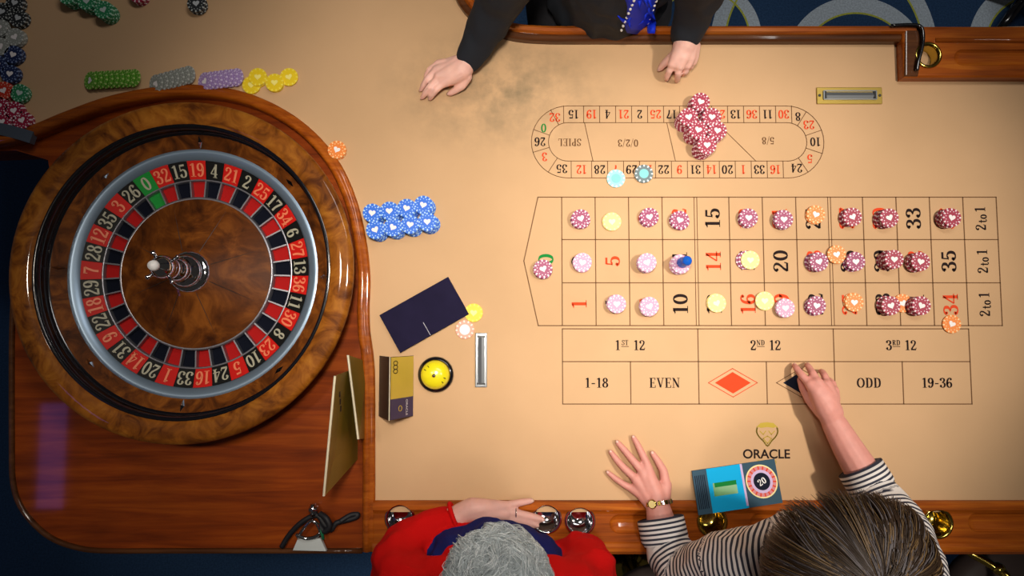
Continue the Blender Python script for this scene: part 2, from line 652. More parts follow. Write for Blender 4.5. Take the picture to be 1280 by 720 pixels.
def pen(pts, closed=False, a=NA, b=NB):
    n = len(pts)
    L, R = [], []
    for i, p in enumerate(pts):
        q0 = pts[(i - 1) % n] if closed else pts[max(i - 1, 0)]
        q1 = pts[(i + 1) % n] if closed else pts[min(i + 1, n - 1)]
        dx, dy = q1[0] - q0[0], q1[1] - q0[1]
        l = math.hypot(dx, dy) or 1
        nx, ny = -dy / l, dx / l
        h = math.sqrt((a * nx) ** 2 + (b * ny) ** 2) or 1
        ox, oy = a * a * nx / h, b * b * ny / h
        L.append((p[0] + ox, p[1] + oy))
        R.append((p[0] - ox, p[1] - oy))
    V = L + R
    Fc = []
    for i in range(n if closed else n - 1):
        j = (i + 1) % n
        Fc.append((i, n + i, n + j, j))
    return V, Fc


def disc(c, r, k=10):
    V = [(c[0] + r * math.cos(2 * math.pi * i / k), c[1] + r * math.sin(2 * math.pi * i / k)) for i in range(k)]
    return V, [tuple(range(k))]


def rect(x0, y0, x1, y1):
    return [(x0, y0), (x1, y0), (x1, y1), (x0, y1)], [(0, 1, 2, 3)]


def ell(cx, cy, rx, ry, k=20):
    return [(cx + rx * math.cos(2 * math.pi * i / k), cy + ry * math.sin(2 * math.pi * i / k)) for i in range(k)]


def cm(*pts):
    return catmull(list(pts), 5)


def j2(*gs):
    V, Fc = [], []
    for g in gs:
        n = len(V)
        V += list(g[0])
        Fc += [tuple(i + n for i in f) for f in g[1]]
    return V, Fc


def stem(x, y0=0.0, y1=1.0, a=NA):
    return rect(x - a, y0, x + a, y1)


def serif(x, y, w=0.17, h=0.05):
    return rect(x - w, y, x + w, y + h)


six = [(.50, .82), (.44, .94), (.32, .97), (.17, .82), (.10, .5), (.10, .3), (.18, .09), (.31, .03), (.45, .12), (.50, .31), (.44, .5), (.31, .56), (.18, .48), (.11, .34)]
G = {}
G['0'] = (j2(pen(ell(.31, .5, .21, .466), True)), .62)
G['1'] = (j2(stem(.29), serif(.29, 0, .2), pen([(.27, .95), (.18, .88), (.08, .85)], b=.03)), .54)
G['2'] = (j2(disc((.14, .74), .085), pen(cm((.08, .74), (.14, .9), (.30, .967), (.46, .86), (.46, .66), (.34, .46), (.2, .28), (.10, .08)), a=.075), rect(.06, 0, .54, .14), pen([(.53, .08), (.56, .26)], a=.03)), .62)
G['3'] = (j2(disc((.13, .78), .08), pen(cm((.08, .78), (.15, .92), (.29, .967), (.44, .87), (.43, .66), (.26, .53))), pen(cm((.26, .53), (.45, .46), (.50, .26), (.42, .08), (.28, .033), (.14, .09), (.08, .22))), disc((.13, .22), .085)), .6)
G['4'] = (j2(pen([(.42, .97), (.05, .29)], a=.04, b=.04), rect(.03, .24, .58, .31), stem(.41), serif(.41, 0, .16)), .62)
G['5'] = (j2(rect(.12, .84, .50, .98), pen([(.14, .9), (.12, .5)], a=.035), pen(cm((.12, .50), (.28, .60), (.44, .53), (.50, .32), (.43, .1), (.28, .033), (.14, .09), (.08, .22))), disc((.13, .22), .085)), .6)
G['6'] = (j2(pen(catmull(six, 5)), disc((.46, .82), .08)), .61)
G['7'] = (j2(rect(.06, .84, .56, .98), pen([(.07, .95), (.07, .72)], a=.03), pen(cm((.53, .9), (.38, .58), (.29, .3), (.27, .0)), a=.085)), .6)
G['8'] = (j2(pen(ell(.31, .755, .165, .212), True, a=.08), pen(ell(.31, .27, .205, .237), True)), .62)
G['9'] = (j2(pen([(.61 - x, 1 - y) for x, y in catmull(six, 5)]), disc((.15, .18), .08)), .61)
G['-'] = (rect(.08, .36, .42, .47), .5)
G['/'] = (pen([(.04, -.1), (.36, 1.06)], a=.03, b=.03), .4)
G['E'] = (j2(stem(.19), rect(.04, 0, .6, .06), rect(.04, .94, .58, 1), rect(.19, .48, .45, .53), rect(.55, 0, .62, .25), rect(.53, .76, .6, 1), rect(.42, .38, .47, .63)), .68)
G['V'] = (j2(pen([(.14, .98), (.40, .03)], a=.08), pen([(.62, .98), (.40, .03)], a=.035), rect(.0, .95, .32, 1), rect(.48, .95, .76, 1)), .76)
G['N'] = (j2(rect(.12, 0, .18, 1), pen([(.15, .97), (.62, .04)], a=.09), rect(.60, 0, .66, 1), rect(.02, 0, .28, .05), rect(.02, .95, .2, 1), rect(.50, .95, .76, 1)), .8)
G['O'] = (pen(ell(.4, .5, .30, .466), True), .8)
G['D'] = (j2(stem(.2), rect(.04, 0, .38, .06), rect(.04, .94, .38, 1), pen(cm((.36, .967), (.55, .87), (.62, .66), (.63, .5), (.62, .34), (.55, .13), (.36, .033)))), .76)
G['S'] = (j2(pen(cm((.50, .74), (.44, .92), (.29, .967), (.14, .86), (.15, .68), (.31, .55), (.46, .42), (.48, .2), (.36, .05), (.22, .035), (.1, .12), (.06, .28)), a=.075), rect(.48, .68, .53, .98), rect(.03, .02, .08, .3)), .6)
G['T'] = (j2(stem(.33), serif(.33, 0, .17), rect(.02, .94, .64, 1), rect(.02, .72, .08, 1), rect(.58, .72, .64, 1)), .68)
G['R'] = (j2(stem(.19), serif(.19, 0, .16), rect(.04, .94, .36, 1), pen(cm((.34, .967), (.50, .88), (.51, .66), (.34, .53), (.2, .51))), pen([(.36, .52), (.60, .02)], a=.08), rect(.52, 0, .72, .05)), .74)
G['P'] = (j2(stem(.19), serif(.19, 0, .16), rect(.04, .94, .36, 1), pen(cm((.34, .967), (.52, .87), (.52, .6), (.34, .48), (.2, .47)))), .66)
G['I'] = (j2(stem(.2), serif(.2, 0), serif(.2, .95)), .42)
G['L'] = (j2(stem(.19), rect(.04, 0, .58, .06), rect(.53, 0, .59, .28), rect(.04, .95, .36, 1)), .64)
G['t'] = (j2(rect(.13, .12, .27, .85), pen(cm((.2, .14), (.26, .04), (.36, .06), (.4, .14)), a=.05), rect(.02, .58, .38, .64)), .42)
G['o'] = (pen(ell(.26, .33, .17, .30), True, a=.08), .52)


def text_geo(s, size, cx, cy, ang, z, xs=1.0, space=0.03):
    """flat lettering centred on (cx, cy); ang turns the reading direction"""
    w = sum((G[c][1] + space) if c != ' ' else 0.3 for c in s) - space
    V, Fc = [], []
    x = -w / 2
    ca, sa = math.cos(ang), math.sin(ang)
    for c in s:
        if c == ' ':
            x += 0.3
            continue
        g, adv = G[c]
        n = len(V)
        for (u, v) in g[0]:
            lx, ly = (u + x) * size * xs, (v - 0.5) * size
            V.append((cx + lx * ca - ly * sa, cy + lx * sa + ly * ca, z))
        Fc += [tuple(i + n for i in f) for f in g[1]]
        x += adv + space
    return V, Fc


def up_facing(me):
    bm = bmesh.new()
    bm.from_mesh(me)
    for f in bm.faces:
        f.normal_update()
        if f.normal.z < 0: f.normal_flip()
    bm.to_mesh(me)
    bm.free()


def flat(name, geo, m, parent):
    o = put(name, geo, m, parent)
    up_facing(o.data)
    return o


def sans_text(name, s, size, loc, rot, m, parent, bold=0.0):
    cu = bpy.data.curves.new(name, 'FONT')
    cu.body = s
    cu.size = size
    cu.align_x = 'CENTER'
    cu.align_y = 'CENTER'
    cu.offset = bold
    t = bpy.data.objects.new(name, cu)
    COL.objects.link(t)
    bpy.context.view_layer.update()
    me = bpy.data.meshes.new_from_object(t.evaluated_get(bpy.context.evaluated_depsgraph_get()))
    bpy.data.objects.remove(t)
    me.transform(Matrix.Translation(loc) @ Matrix.Rotation(rot, 4, 'Z'))
    me.materials.clear()
    me.materials.append(m)
    return obj(name, me, parent)


REDS = {1, 3, 5, 7, 9, 12, 14, 16, 18, 19, 21, 23, 25, 27, 30, 32, 34, 36}
WHEEL = [0, 32, 15, 19, 4, 21, 2, 25, 17, 34, 6, 27, 13, 36, 11, 30, 8, 23, 10, 5, 24, 16, 33, 1, 20, 14, 31, 9, 22, 18, 29, 7, 28, 12, 35, 3, 26]

# ------------------------------------------------------------------ floor
fl = put('floor', ([(-3, -2.5, FLOORZ), (3.2, -2.5, FLOORZ), (3.2, 3, FLOORZ), (-3, 3, FLOORZ)], [(0, 1, 2, 3)]), M['carpet'])
tag(fl, 'navy carpet with pale grey interlocking rings edged in olive', kind='structure')

# ------------------------------------------------------------------ roulette table
table = empty('roulette_table', (0.2, 0.05, FLOORZ))
tag(table, 'long roulette table with tan felt layout and orange lacquered wooden rails', 'table')


def xy(px, py, z=0.0):
    p = P(px, py, z)
    return (p.x, p.y)


# moulding path between the felt and the wheel well
mold_px = [(-70, 178), (-20, 176), (30, 166), (80, 146), (130, 128), (180, 117), (230, 112), (285, 117), (335, 134), (380, 163), (415, 203), (437, 250), (449, 300), (454, 345), (453, 385), (454, 415), (458, 445), (460, 480), (460, 560), (460, 690)]
mold = catmull([xy(*p, .012) for p in mold_px], 6)
rail_in = [xy(*p) for p in [(560, -140), (561, -60), (566, -12), (578, 14), (598, 33), (622, 46), (650, 53), (690, 55.5)]]
rail_curve = catmull(rail_in, 6)
felt_poly = [m for m in mold if m[1] > xy(0, 640)[1]]
felt_poly += [xy(460, 640), xy(1420, 640), xy(1420, 30)] + [xy(700, 45)] + [(p[0], p[1] + .008) for p in reversed(rail_curve)] + [xy(-70, -140)]
felt = put('felt_surface', prism(felt_poly, -.02, 0), M['felt'], table)
felt['label'] = 'tan felt with roulette layout'
# wheel apron
ap_left = [(14, 372), (12, 430), (12, 560), (13, 600), (20, 628), (36, 652), (60, 673), (90, 685), (125, 690)]
ap_px = [xy(*p, -.02) for p in ap_left] + [xy(470, 690, -.02)]
well_edge = [m for m in reversed(mold) if m[1] <= xy(0, 690)[1] or True]
apron_poly = ap_px + [m for m in well_edge if m[1] > xy(0, 688)[1]] + [xy(-70, 190, -.02), xy(-30, 190, -.02), xy(20, 188, -.02), xy(60, 200, -.02), xy(70, 260, -.02), xy(40, 330, -.02)]
apron = put('wheel_apron', prism(apron_poly, -.10, -.02), M['apron'], table)
apron['label'] = 'dark red-brown lacquered apron under the wheel'
bead_path = catmull([xy(*p, -.012) for p in ap_left + [(200, 690), (300, 690), (452, 690)]], 4)
bp3 = [(p[0], p[1], -.02) for p in bead_path]
e = put('apron_edge_bead', tube(bp3, .0065, 8), M['rail_dark'], table, True)
# moulding (rounded bead with a groove)
prof = [(-.013, -.03), (-.013, .008), (-.010, .013), (-.004, .016), (.002, .014), (.006, .010), (.010, .011), (.014, .008), (.015, -.03)]
mo = put('curved_moulding', sweep(mold, [(-o, z) for o, z in prof]), M['rail'], table, True)
fix_normals(mo.data)
# metal strip at the chip corner
put('metal_strip', sweep(catmull([xy(*p, .014) for p in [(-60, 161), (-10, 160), (20, 166), (40, 172)]], 4), [(-.014, .0), (-.014, .016), (.014, .016), (.014, .0)]), M['grey_trim'], table)

# bottom rail
yb = xy(640, 625)[1]
x0, x1 = xy(470, 625)[0] - .004, xy(1420, 625)[0]
bprof = [(0, -.10), (0, .006), (.003, .012), (.010, .016), (.018, .016), (.024, .011), (.028, .009), (.090, .009), (.093, .012), (.100, .015), (.110, .014), (.118, .006), (.120, -.02), (.116, -.10)]
rail_b = put('front_rail', sweep([(x0, yb), (x1, yb)], bprof), M['rail'], table)
cups_b = [(500, 648), (683, 648), (725, 651), (890, 652), (1172, 654)]
cutters = []
CUPR = .031
for cx, cy in cups_b:
    c = P(cx, cy, .009)
    cutters.append(xf(lathe([(CUPR, -.07), (CUPR, .05)], 40, True), Matrix.Translation((c.x, c.y, 0))))


def capsule(xa, xb, y, r, z, k=16, rz=.5):
    """horizontal flattened capsule along x used as a cutter"""
    V, Fc = [], []
    rings = 8
    secs = []
    for i in range(rings + 1):
        t = -math.pi / 2 + math.pi / 2 * i / rings
        secs.append((xa + r * math.sin(t), max(r * math.cos(t), 1e-5)))
    for i in range(rings + 1):
        t = math.pi / 2 * i / rings
        secs.append((xb + r * math.sin(t), max(r * math.cos(t), 1e-5)))
    for x, rr in secs:
        for q in range(k):
            a = 2 * math.pi * q / k
            V.append((x, y + rr * math.cos(a), z + rr * math.sin(a) * rz))
    for i in range(len(secs) - 1):
        for q in range(k):
            l = (q + 1) % k
            Fc.append((i * k + q, i * k + l, (i + 1) * k + l, (i + 1) * k + q))
    Fc.append(tuple(range(k)))
    Fc.append(tuple((len(secs) - 1) * k + q for q in reversed(range(k))))
    return V, Fc


grooves_b = [(774, 808, 655), (1222, 1330, 653), (560, 640, 652), (950, 1100, 653)]
for a, b, y in grooves_b:
    A, B = P(a, y, .009), P(b, y, .009)
    cutters.append(capsule(A.x, B.x, A.y, .022, .011, rz=.55))
cut(rail_b, cutters)

# back rail (curving towards the top of the frame) and corner block
rp = [(p[0], p[1]) for p in rail_curve] + [xy(800, 55.5), xy(1000, 55.5), xy(1136, 55.5)]
rprof = [(0, -.10), (0, .016), (.004, .020), (.010, .021), (.014, .019), (.0145, .022), (.018, .030), (.025, .032), (.031, .028), (.033, .018), (.033, -.10)]
rb = put('back_rail', sweep(rp, [(-o, z) for o, z in rprof]), M['rail'], table, False)
fix_normals(rb.data)
dk = put('back_rail_inner_lip', sweep(rp, [(.0008, -.01), (.0008, .0165), (-.004, .0208), (-.010, .0216), (-.0142, .0205), (-.0142, .017), (-.010, .0)]), M['rail_dark'], table)
fix_normals(dk.data)
ba, bb = P(1128, 98, .02), P(1420, 34, .02)
blk = put('corner_rail_block', prism([(ba.x, ba.y), (bb.x, ba.y), (bb.x, bb.y), (ba.x, bb.y)], -.10, .028, .008, 3), M['rail'], table)
bc = P(1160, 69, .028)
cutters = [xf(lathe([(.0275, -.05), (.0275, .08)], 40, True), Matrix.Translation((bc.x, bc.y, 0)))]
A, B = P(1203, 72, .028), P(1400, 72, .028)
cutters.append(capsule(A.x, B.x, A.y, .020, .031, rz=.6))
cut(blk, cutters)
# raised ridge across the block
A, B = P(1170, 50, .03), P(1420, 50, .03)
put('block_ridge', tube([(A.x, A.y, .027), (B.x, B.y, .027)], .006, 10), M['rail'], table, True)
# lower end step of the block with a dark carved edge
st = [P(*p, .024) for p in [(1130, 34), (1152, 33), (1152, 60), (1146, 96), (1130, 96)]]
put('block_end_step', prism([(p.x, p.y) for p in st], .02, .0305, .003), M['rail_dark'], table)
tr = catmull([tuple(P(x, y, z)) for x, y, z in [(1114, 32, .036), (1140, 31, .038), (1151, 34, .038), (1154, 46, .038), (1152, 62, .038), (1148, 76, .037), (1146, 88, .036)]], 5)
put('carved_edge', tube(tr, .0042, 8), M['black_gloss'], table, True)


def cup_part(c, r, z, m, depth=.05):
    prof = [(r + .003, z - .001), (r + .004, z + .002), (r + .001, z + .004), (r - .003, z + .002), (r - .004, z - .004), (r - .005, z - depth + .004), (r - .008, z - depth), (.004, z - depth + .001), (.0, z - depth + .001)]
    g = xf(lathe(prof, 40), Matrix.Translation((c.x, c.y, 0)))
    return put('cup_holder', g, m, table, True)


for i, (cx, cy) in enumerate(cups_b):
    o = cup_part(P(cx, cy, .009), CUPR, .009, M['brass'] if i > 2 else M['chrome'])
    o['label'] = 'brass cup holder sunk in the rail' if i > 2 else 'chrome cup holder sunk in the rail'
o = cup_part(bc, .0275, .028, M['brass'])
o['label'] = 'brass cup holder in the corner block'
# under-body and pedestal
cA, cB = xy(20, 600, -.1), xy(1400, 60, -.1)
put('table_skirt', prism([xy(480, 610, -.1), xy(1400, 610, -.1), xy(1400, 70, -.1), xy(620, 70, -.1), xy(540, 10, -.1), xy(130, 20, -.1), xy(60, 400, -.1), xy(60, 600, -.1), xy(160, 660, -.1), xy(470, 660, -.1)], -.22, -.085), M['apron'], table)
for px in (200, 1000):
    c = P(px, 350, -.2)
    put('pedestal', xf(lathe([(.30, FLOORZ), (.30, FLOORZ + .05), (.2, FLOORZ + .08), (.16, -.4), (.2, -.2)], 32, True), Matrix.Translation((c.x, c.y, 0))), M['apron'], table, True)

# ---- layout print
ZP = .0006


def hline(a, b, w=.0022, z=ZP):
    A, B = Vector(a), Vector(b)
    t = (B - A).normalized()
    n = Vector((-t.y, t.x)) * w / 2
    e_ = t * w / 2
    return [(A.x - e_.x + n.x, A.y - e_.y + n.y, z), (A.x - e_.x - n.x, A.y - e_.y - n.y, z), (B.x + e_.x - n.x, B.y + e_.y - n.y, z), (B.x + e_.x + n.x, B.y + e_.y + n.y, z)], [(0, 1, 2, 3)]


def poly_line(pts, w=.0022):
    gs = [hline(pts[i], pts[i + 1], w) for i in range(len(pts) - 1)]
    return merge(*gs)


# regular grid: cell sizes taken once from the photograph
gx0 = xy(702.5, 330)[0]
cell = (xy(1207, 330)[0] - gx0) / 12
gy = [xy(900, 246.5)[1], xy(900, 299.5)[1], xy(900, 353.5)[1], xy(900, 407)[1]]
gx = [gx0 + cell * i for i in range(14)]
L = []
for y in gy: L.append(hline((gx[0], y), (gx[13], y)))
for i in range(14):
    if i in (4, 8):
        for s in (-.0032, .0032): L.append(hline((gx[i] + s, gy[0]), (gx[i] + s, gy[3]), .0016))
    else:
        L.append(hline((gx[i], gy[0]), (gx[i], gy[3])))
zx = gx[0] - .0555
zxv = gx[0] - .0885
L.append(poly_line([(gx[0], gy[0]), (zx, gy[0]), (zxv, (gy[0] + gy[3]) / 2), (zx, gy[3]), (gx[0], gy[3])]))
dy0 = gy[3] - .0075
dy1, dy2 = xy(900, 452)[1], xy(900, 505)[1]
for y in (dy0, dy1, dy2): L.append(hline((gx[0], y), (gx[12], y)))
for i in (0, 4, 8, 12): L.append(hline((gx[i], dy0), (gx[i], dy1)))
for i in (0, 2, 4, 6, 8, 10, 12): L.append(hline((gx[i], dy1), (gx[i], dy2)))
flat('layout_lines', merge(*L), M['line'], felt)['label'] = 'thin brown printed grid lines'


def num_mat(n):
    return M['ink_green'] if n == 0 else (M['ink_red'] if n in REDS else M['ink'])


for c in range(12):
    for r in range(3):
        n = 3 * c + 3 - r
        flat('printed_number', text_geo(str(n), .0345, (gx[c] + gx[c + 1]) / 2, (gy[r] + gy[r + 1]) / 2, math.pi / 2, ZP, 1.18), num_mat(n), felt)['label'] = 'printed number %d' % n
flat('printed_number', text_geo('0', .036, zx + .018, (gy[1] + gy[2]) / 2 + .004, math.pi / 2, ZP, 1.2), M['ink_green'], felt)['label'] = 'green printed number 0'
for r in range(3):
    cx, cy = (gx[12] + gx[13]) / 2, (gy[r] + gy[r + 1]) / 2
    g = merge(text_geo('2', .024, cx, cy - .021, math.pi / 2, ZP), text_geo('to', .022, cx + .004, cy - .001, math.pi / 2, ZP), text_geo('1', .024, cx, cy + .021, math.pi / 2, ZP))
    flat('printed_column_bet', g, M['ink'], felt)['label'] = 'printed 2 to 1'
for k, (d, sfx) in enumerate((('1', 'ST'), ('2', 'ND'), ('3', 'RD'))):
    cx, cy = (gx[4 * k] + gx[4 * k + 4]) / 2, (dy0 + dy1) / 2
    g = merge(text_geo(d, .023, cx - .029, cy, 0, ZP), text_geo(sfx, .012, cx - .012, cy + .006, 0, ZP, 1.0), hline((cx - .020, cy - .003), (cx - .004, cy - .003), .0014), text_geo('12', .023, cx + .021, cy, 0, ZP))
    flat('printed_dozen_bet', g, M['ink'], felt)['label'] = 'printed %s%s 12' % (d, sfx)
oy = (dy1 + dy2) / 2
for s, i in (('1-18', 0), ('EVEN', 2), ('ODD', 8), ('19-36', 10)):
    flat('printed_outside_bet', text_geo(s, .0225, (gx[i] + gx[i + 2]) / 2, oy, 0, ZP, 1.05), M['ink'], felt)['label'] = 'printed ' + s


def diamond(cx, cy, a, b, z=ZP):
    return [(cx - a, cy, z), (cx, cy - b, z), (cx + a, cy, z), (cx, cy + b, z)], [(0, 1, 2, 3)]


for i, m, nm in ((4, M['ink_red'], 'red'), (6, M['ink_navy'], 'black')):
    cx = (gx[i] + gx[i + 2]) / 2
    flat('printed_diamond', diamond(cx, oy, .041, .0245), m, felt)['label'] = nm + ' printed diamond'
    o = [(cx - .056, oy), (cx, oy - .0325), (cx + .056, oy), (cx, oy + .0325), (cx - .056, oy)]
    flat('diamond_outline', poly_line(o, .0016), M['ink_red'] if i == 4 else M['line'], felt)

# racetrack
ty0, ty1, ty2, ty3 = [xy(847, y)[1] for y in (132.5, 153.5, 201.5, 222.5)]
tyc = (ty0 + ty3) / 2
RO, RI = (ty0 - ty3) / 2, (ty1 - ty2) / 2
txl, txr = xy(710, 177)[0], xy(984, 177)[0]


def arc(cx, cy, r, a0, a1, k=20):
    return [(cx + r * math.cos(math.radians(a0 + (a1 - a0) * i / k)), cy + r * math.sin(math.radians(a0 + (a1 - a0) * i / k))) for i in range(k + 1)]


W = .0016
LR = []
for R in (RO, RI):
    LR.append(poly_line(arc(txl, tyc, R, 90, 270) + arc(txr, tyc, R, 270, 450) + [(txl, tyc + R)], W))
topc = [704.5] + [729.5 + 20.0 * i for i in range(14)]
botc = [714] + [739.6 + 19.95 * i for i in range(13)]
for x in topc: LR.append(hline((xy(x, 143)[0], ty0), (xy(x, 143)[0], ty1), W))
for x in botc: LR.append(hline((xy(x, 212)[0], ty2), (xy(x, 212)[0], ty3), W))
for a in (118, 160, 197, 237):
    LR.append(hline((txl + RI * math.cos(math.radians(a)), tyc + RI * math.sin(math.radians(a))), (txl + RO * math.cos(math.radians(a)), tyc + RO * math.sin(math.radians(a))), W))
for a in (57, 19, -19, -57):
    LR.append(hline((txr + RI * math.cos(math.radians(a)), tyc + RI * math.sin(math.radians(a))), (txr + RO * math.cos(math.radians(a)), tyc + RO * math.sin(math.radians(a))), W))
LR.append(hline((xy(729.5, 0)[0], ty1), (xy(739.6, 0)[0], ty2), W))
LR.append(hline((xy(831, 0)[0], ty1), (xy(841, 0)[0], ty2), W))
LR.append(hline((xy(893, 0)[0], ty1), (xy(940, 0)[0], ty2), W))
flat('racetrack_lines', merge(*LR), M['line'], felt)['label'] = 'thin printed racetrack outline'
RT = []
for k, n in enumerate([15, 19, 4, 21, 2, 25, 17, 34, 6, 27, 13, 36, 11, 30]):
    xm = (topc[k] + topc[k + 1]) / 2
    RT.append((n, xy(xm, 143)[0], (ty0 + ty1) / 2, 0))
for k, n in enumerate([12, 28, 7, 29, 18, 22, 9, 31, 14, 20, 1, 33, 16]):
    xm = (botc[k] + botc[k + 1]) / 2
    RT.append((n, xy(xm, 212)[0], (ty2 + ty3) / 2, 0))
RM = (RO + RI) / 2
for n, a in ((32, 104 + 14), (0, 150), (26, 180), (3, 213), (35, 257)):
    RT.append((n, txl + RM * math.cos(math.radians(a)), tyc + RM * math.sin(math.radians(a)), 0))
for n, a in ((8, 66), (23, 38), (10, 0), (5, -38), (24, -72)):
    RT.append((n, txr + RM * math.cos(math.radians(a)), tyc + RM * math.sin(math.radians(a)), 0))
for n, x, y, a in RT:
    flat('racetrack_number', text_geo(str(n), .021, x, y, math.pi + a, ZP, 1.0), num_mat(n), felt)['label'] = 'racetrack number %d' % n
for s, px, py in (('SPIEL', 712, 178), ('0/2/3', 785, 179), ('5/8', 960, 176)):
    c = xy(px, py)
    flat('racetrack_word', text_geo(s, .0175, c[0], c[1], math.pi, ZP, 1.0), M['line'], felt)['label'] = 'printed ' + s
# table emblem
c = P(958, 568)
sans_text('printed_name', 'ORACLE', .0285, (c.x, c.y, ZP), 0, M['ink'], felt, .0006)['label'] = 'printed ORACLE'
c = P(958, 578)
sans_text('printed_name', 'CASINO', .0125, (c.x, c.y, ZP), 0, M['gold_print'], felt, .0002)['label'] = 'small printed CASINO'
c = P(959, 542)
S = 1 / 541.0
shield = [(-12, 8), (-13, 2), (-10, -4), (-5, -9), (0, -15), (5, -9), (10, -4), (13, 2), (12, 8)]
gs = [poly_line([(c.x + a * S, c.y + b * S) for a, b in catmull(shield, 3)], .003)]
brow = [(-12, 9), (-8, 13), (0, 14), (8, 13), (12, 9), (8, 7), (0, 8), (-8, 7)]
gs.append(([(c.x + a * S, c.y + b * S, ZP) for a, b in brow], [tuple(range(8))]))
for s in (-1, 1):
    gs.append(poly_line([(c.x + s * 9 * S, c.y + 3 * S), (c.x + s * 5 * S, c.y - 1 * S), (c.x + s * 2 * S, c.y + 3 * S)], .002))
gs.append(poly_line([(c.x - 5 * S, c.y - 6 * S), (c.x, c.y - 3 * S), (c.x + 5 * S, c.y - 6 * S), (c.x, c.y - 12 * S), (c.x - 5 * S, c.y - 6 * S)], .002))
flat('printed_emblem', merge(*gs), M['gold_print'], felt)['label'] = 'gold printed shield emblem'


# money slots
def slot(cpx, w, h, plate, name_label, rz, screws):
    c = P(cpx[0], cpx[1])
    root = put('drop_slot_plate', box((c.x, c.y, .002), (w, h, .004), rz, .0015), plate, table)
    root['label'] = name_label
    iw, ih = (w * .80, h * .5) if screws else (w * .93, h * .78)
    Rm = Matrix.Translation((c.x, c.y, 0)) @ Matrix.Rotation(rz, 4, 'Z')
    t = .0025
    fr = merge(box((0, ih / 2, .0055), (iw, t, .004)), box((0, -ih / 2, .0055), (iw, t, .004)), box((iw / 2, 0, .0055), (t, ih, .004)), box((-iw / 2, 0, .0055), (t, ih, .004)))
    put('slot_frame', xf(fr, Rm), M['slot_chrome'], root)
    pad = [(-iw / 2 + .003, -ih * .36, .0046), (iw / 2 - .003, -ih * .36, .0046), (iw / 2 - .003, -ih * .05, .0075), (-iw / 2 + .003, -ih * .05, .0075), (-iw / 2 + .003, ih * .36, .0046), (iw / 2 - .003, ih * .36, .0046)]
    put('slot_paddle', xf((pad, [(0, 1, 2, 3), (3, 2, 5, 4)]), Rm), M['slot_chrome'], root)
    for sx in (-1, 1):
        put('slot_end', xf(box((sx * (iw / 2 - .004), 0, .0055), (.004, ih * .9, .004)), Rm), M['black'], root)
        if screws:
            put('screw', xf(lathe([(.0035, .004), (.003, .0055), (.0, .0056)], 12), Rm @ Matrix.Translation((sx * w * .46, 0, 0))), M['dark_card'], root)


slot((1061, 120), .154, .040, M['brass_dull'], 'brass plate with a chrome drop slot', 0, True)
slot((601.5, 450), .124, .027, M['slot_chrome'], 'narrow chrome drop slot', math.pi / 2, False)

# ------------------------------------------------------------------ roulette wheel
wc = P(248, 342, 0.0)
wheel = empty('roulette_wheel', (wc.x, wc.y, -.02))
tag(wheel, 'large burl wood roulette wheel with red and black numbered pockets', 'roulette wheel')
T = Matrix.Translation((wc.x, wc.y, 0))


def wl(name, prof, m, segs=96, parent=None, smooth=True):
    return put(name, xf(lathe(prof, segs), T), m, parent or wheel, smooth)


wl('outer_rim', [(.30, -.02), (.345, -.02), (.362, .03), (.374, .062), (.379, .072), (.377, .080), (.366, .084), (.345, .084), (.332, .082), (.327, .078)], M['burl'])
wl('ball_track', [(.329, .078), (.325, .081), (.320, .078), (.3195, .060), (.321, .050), (.317, .043), (.311, .041)], M['black_gloss'])
wl('sloped_stator', [(.314, .043), (.300, .035), (.284, .027)], M['burl_dark'])
wl('silver_ring', [(.286, .027), (.282, .029), (.276, .028), (.264, .020), (.260, .014)], M['silver'])
N = 37
STEP = 2 * math.pi / N
# 19 (index 3) stands at the top of the rotor; order runs clockwise
A19 = math.radians(91.0)


def seg_geo(prof, a0, a1, k=3):
    V, Fc = [], []
    n = len(prof)
    for i in range(k + 1):
        a = a0 + (a1 - a0) * i / k
        for r, z in prof:
            V.append((r * math.cos(a), r * math.sin(a), z))
    for i in range(k):
        for j in range(n - 1):
            Fc.append((i * n + j, (i + 1) * n + j, (i + 1) * n + j + 1, i * n + j + 1))
    return V, Fc


def cone_text(s, size, ang, r, z, slope):
    """numeral lying on the conical number ring, top of the digits outward"""
    g = text_geo(s, size, 0, 0, 0, 0, 0.92)
    Mx = Matrix.Translation((r * math.cos(ang), r * math.sin(ang), z)) @ Matrix.Rotation(ang - math.pi / 2, 4, 'Z') @ Matrix.Rotation(slope, 4, 'X')
    return xf(g, Mx)


for i, n in enumerate(WHEEL):
    a = A19 - (i - 3) * STEP
    m = M['green'] if n == 0 else (M['red'] if n in REDS else M['pblack'])
    m2 = M['green'] if n == 0 else (M['red_floor'] if n in REDS else M['navy_floor'])
    h = STEP / 2
    cp = put('number_segment', xf(seg_geo([(.261, .019), (.219, .007), (.217, .004)], a - h * .985, a + h * .985), T), m, wheel)
    fix_normals(cp.data); up_facing(cp.data)
    cp['label'] = 'number %d on the wheel' % n
    sl = math.atan2(.012, .042)
    put('numeral', xf(cone_text(str(n), .031, a, .240, .0145, sl), T), M['wheel_digit_red'] if n in REDS else M['wheel_digit'], cp)
    up_facing(bpy.data.objects[-1].data) if False else None
    pf = put('pocket_floor', xf(seg_geo([(.217, -.004), (.176, -.006)], a - h, a + h), T), m2, wheel)
    up_facing(pf.data)
    sa = a + h
    put('pocket_separator', xf(box((.1965, 0, .0), (.044, .0032, .015)), T @ Matrix.Rotation(sa, 4, 'Z')), M['separator'], wheel)
wl('pocket_outer_ring', [(.2195, .0075), (.2175, .0085), (.2155, .007), (.2155, -.006)], M['separator'])
wl('pocket_inner_ring', [(.1775, -.007), (.1775, .010), (.1745, .0125), (.1715, .011)], M['separator'])
wl('rotor_cone', [(.173, .011), (.150, .017), (.10, .030), (.06, .040), (.04, .046), (.0, .048)], M['cone'])
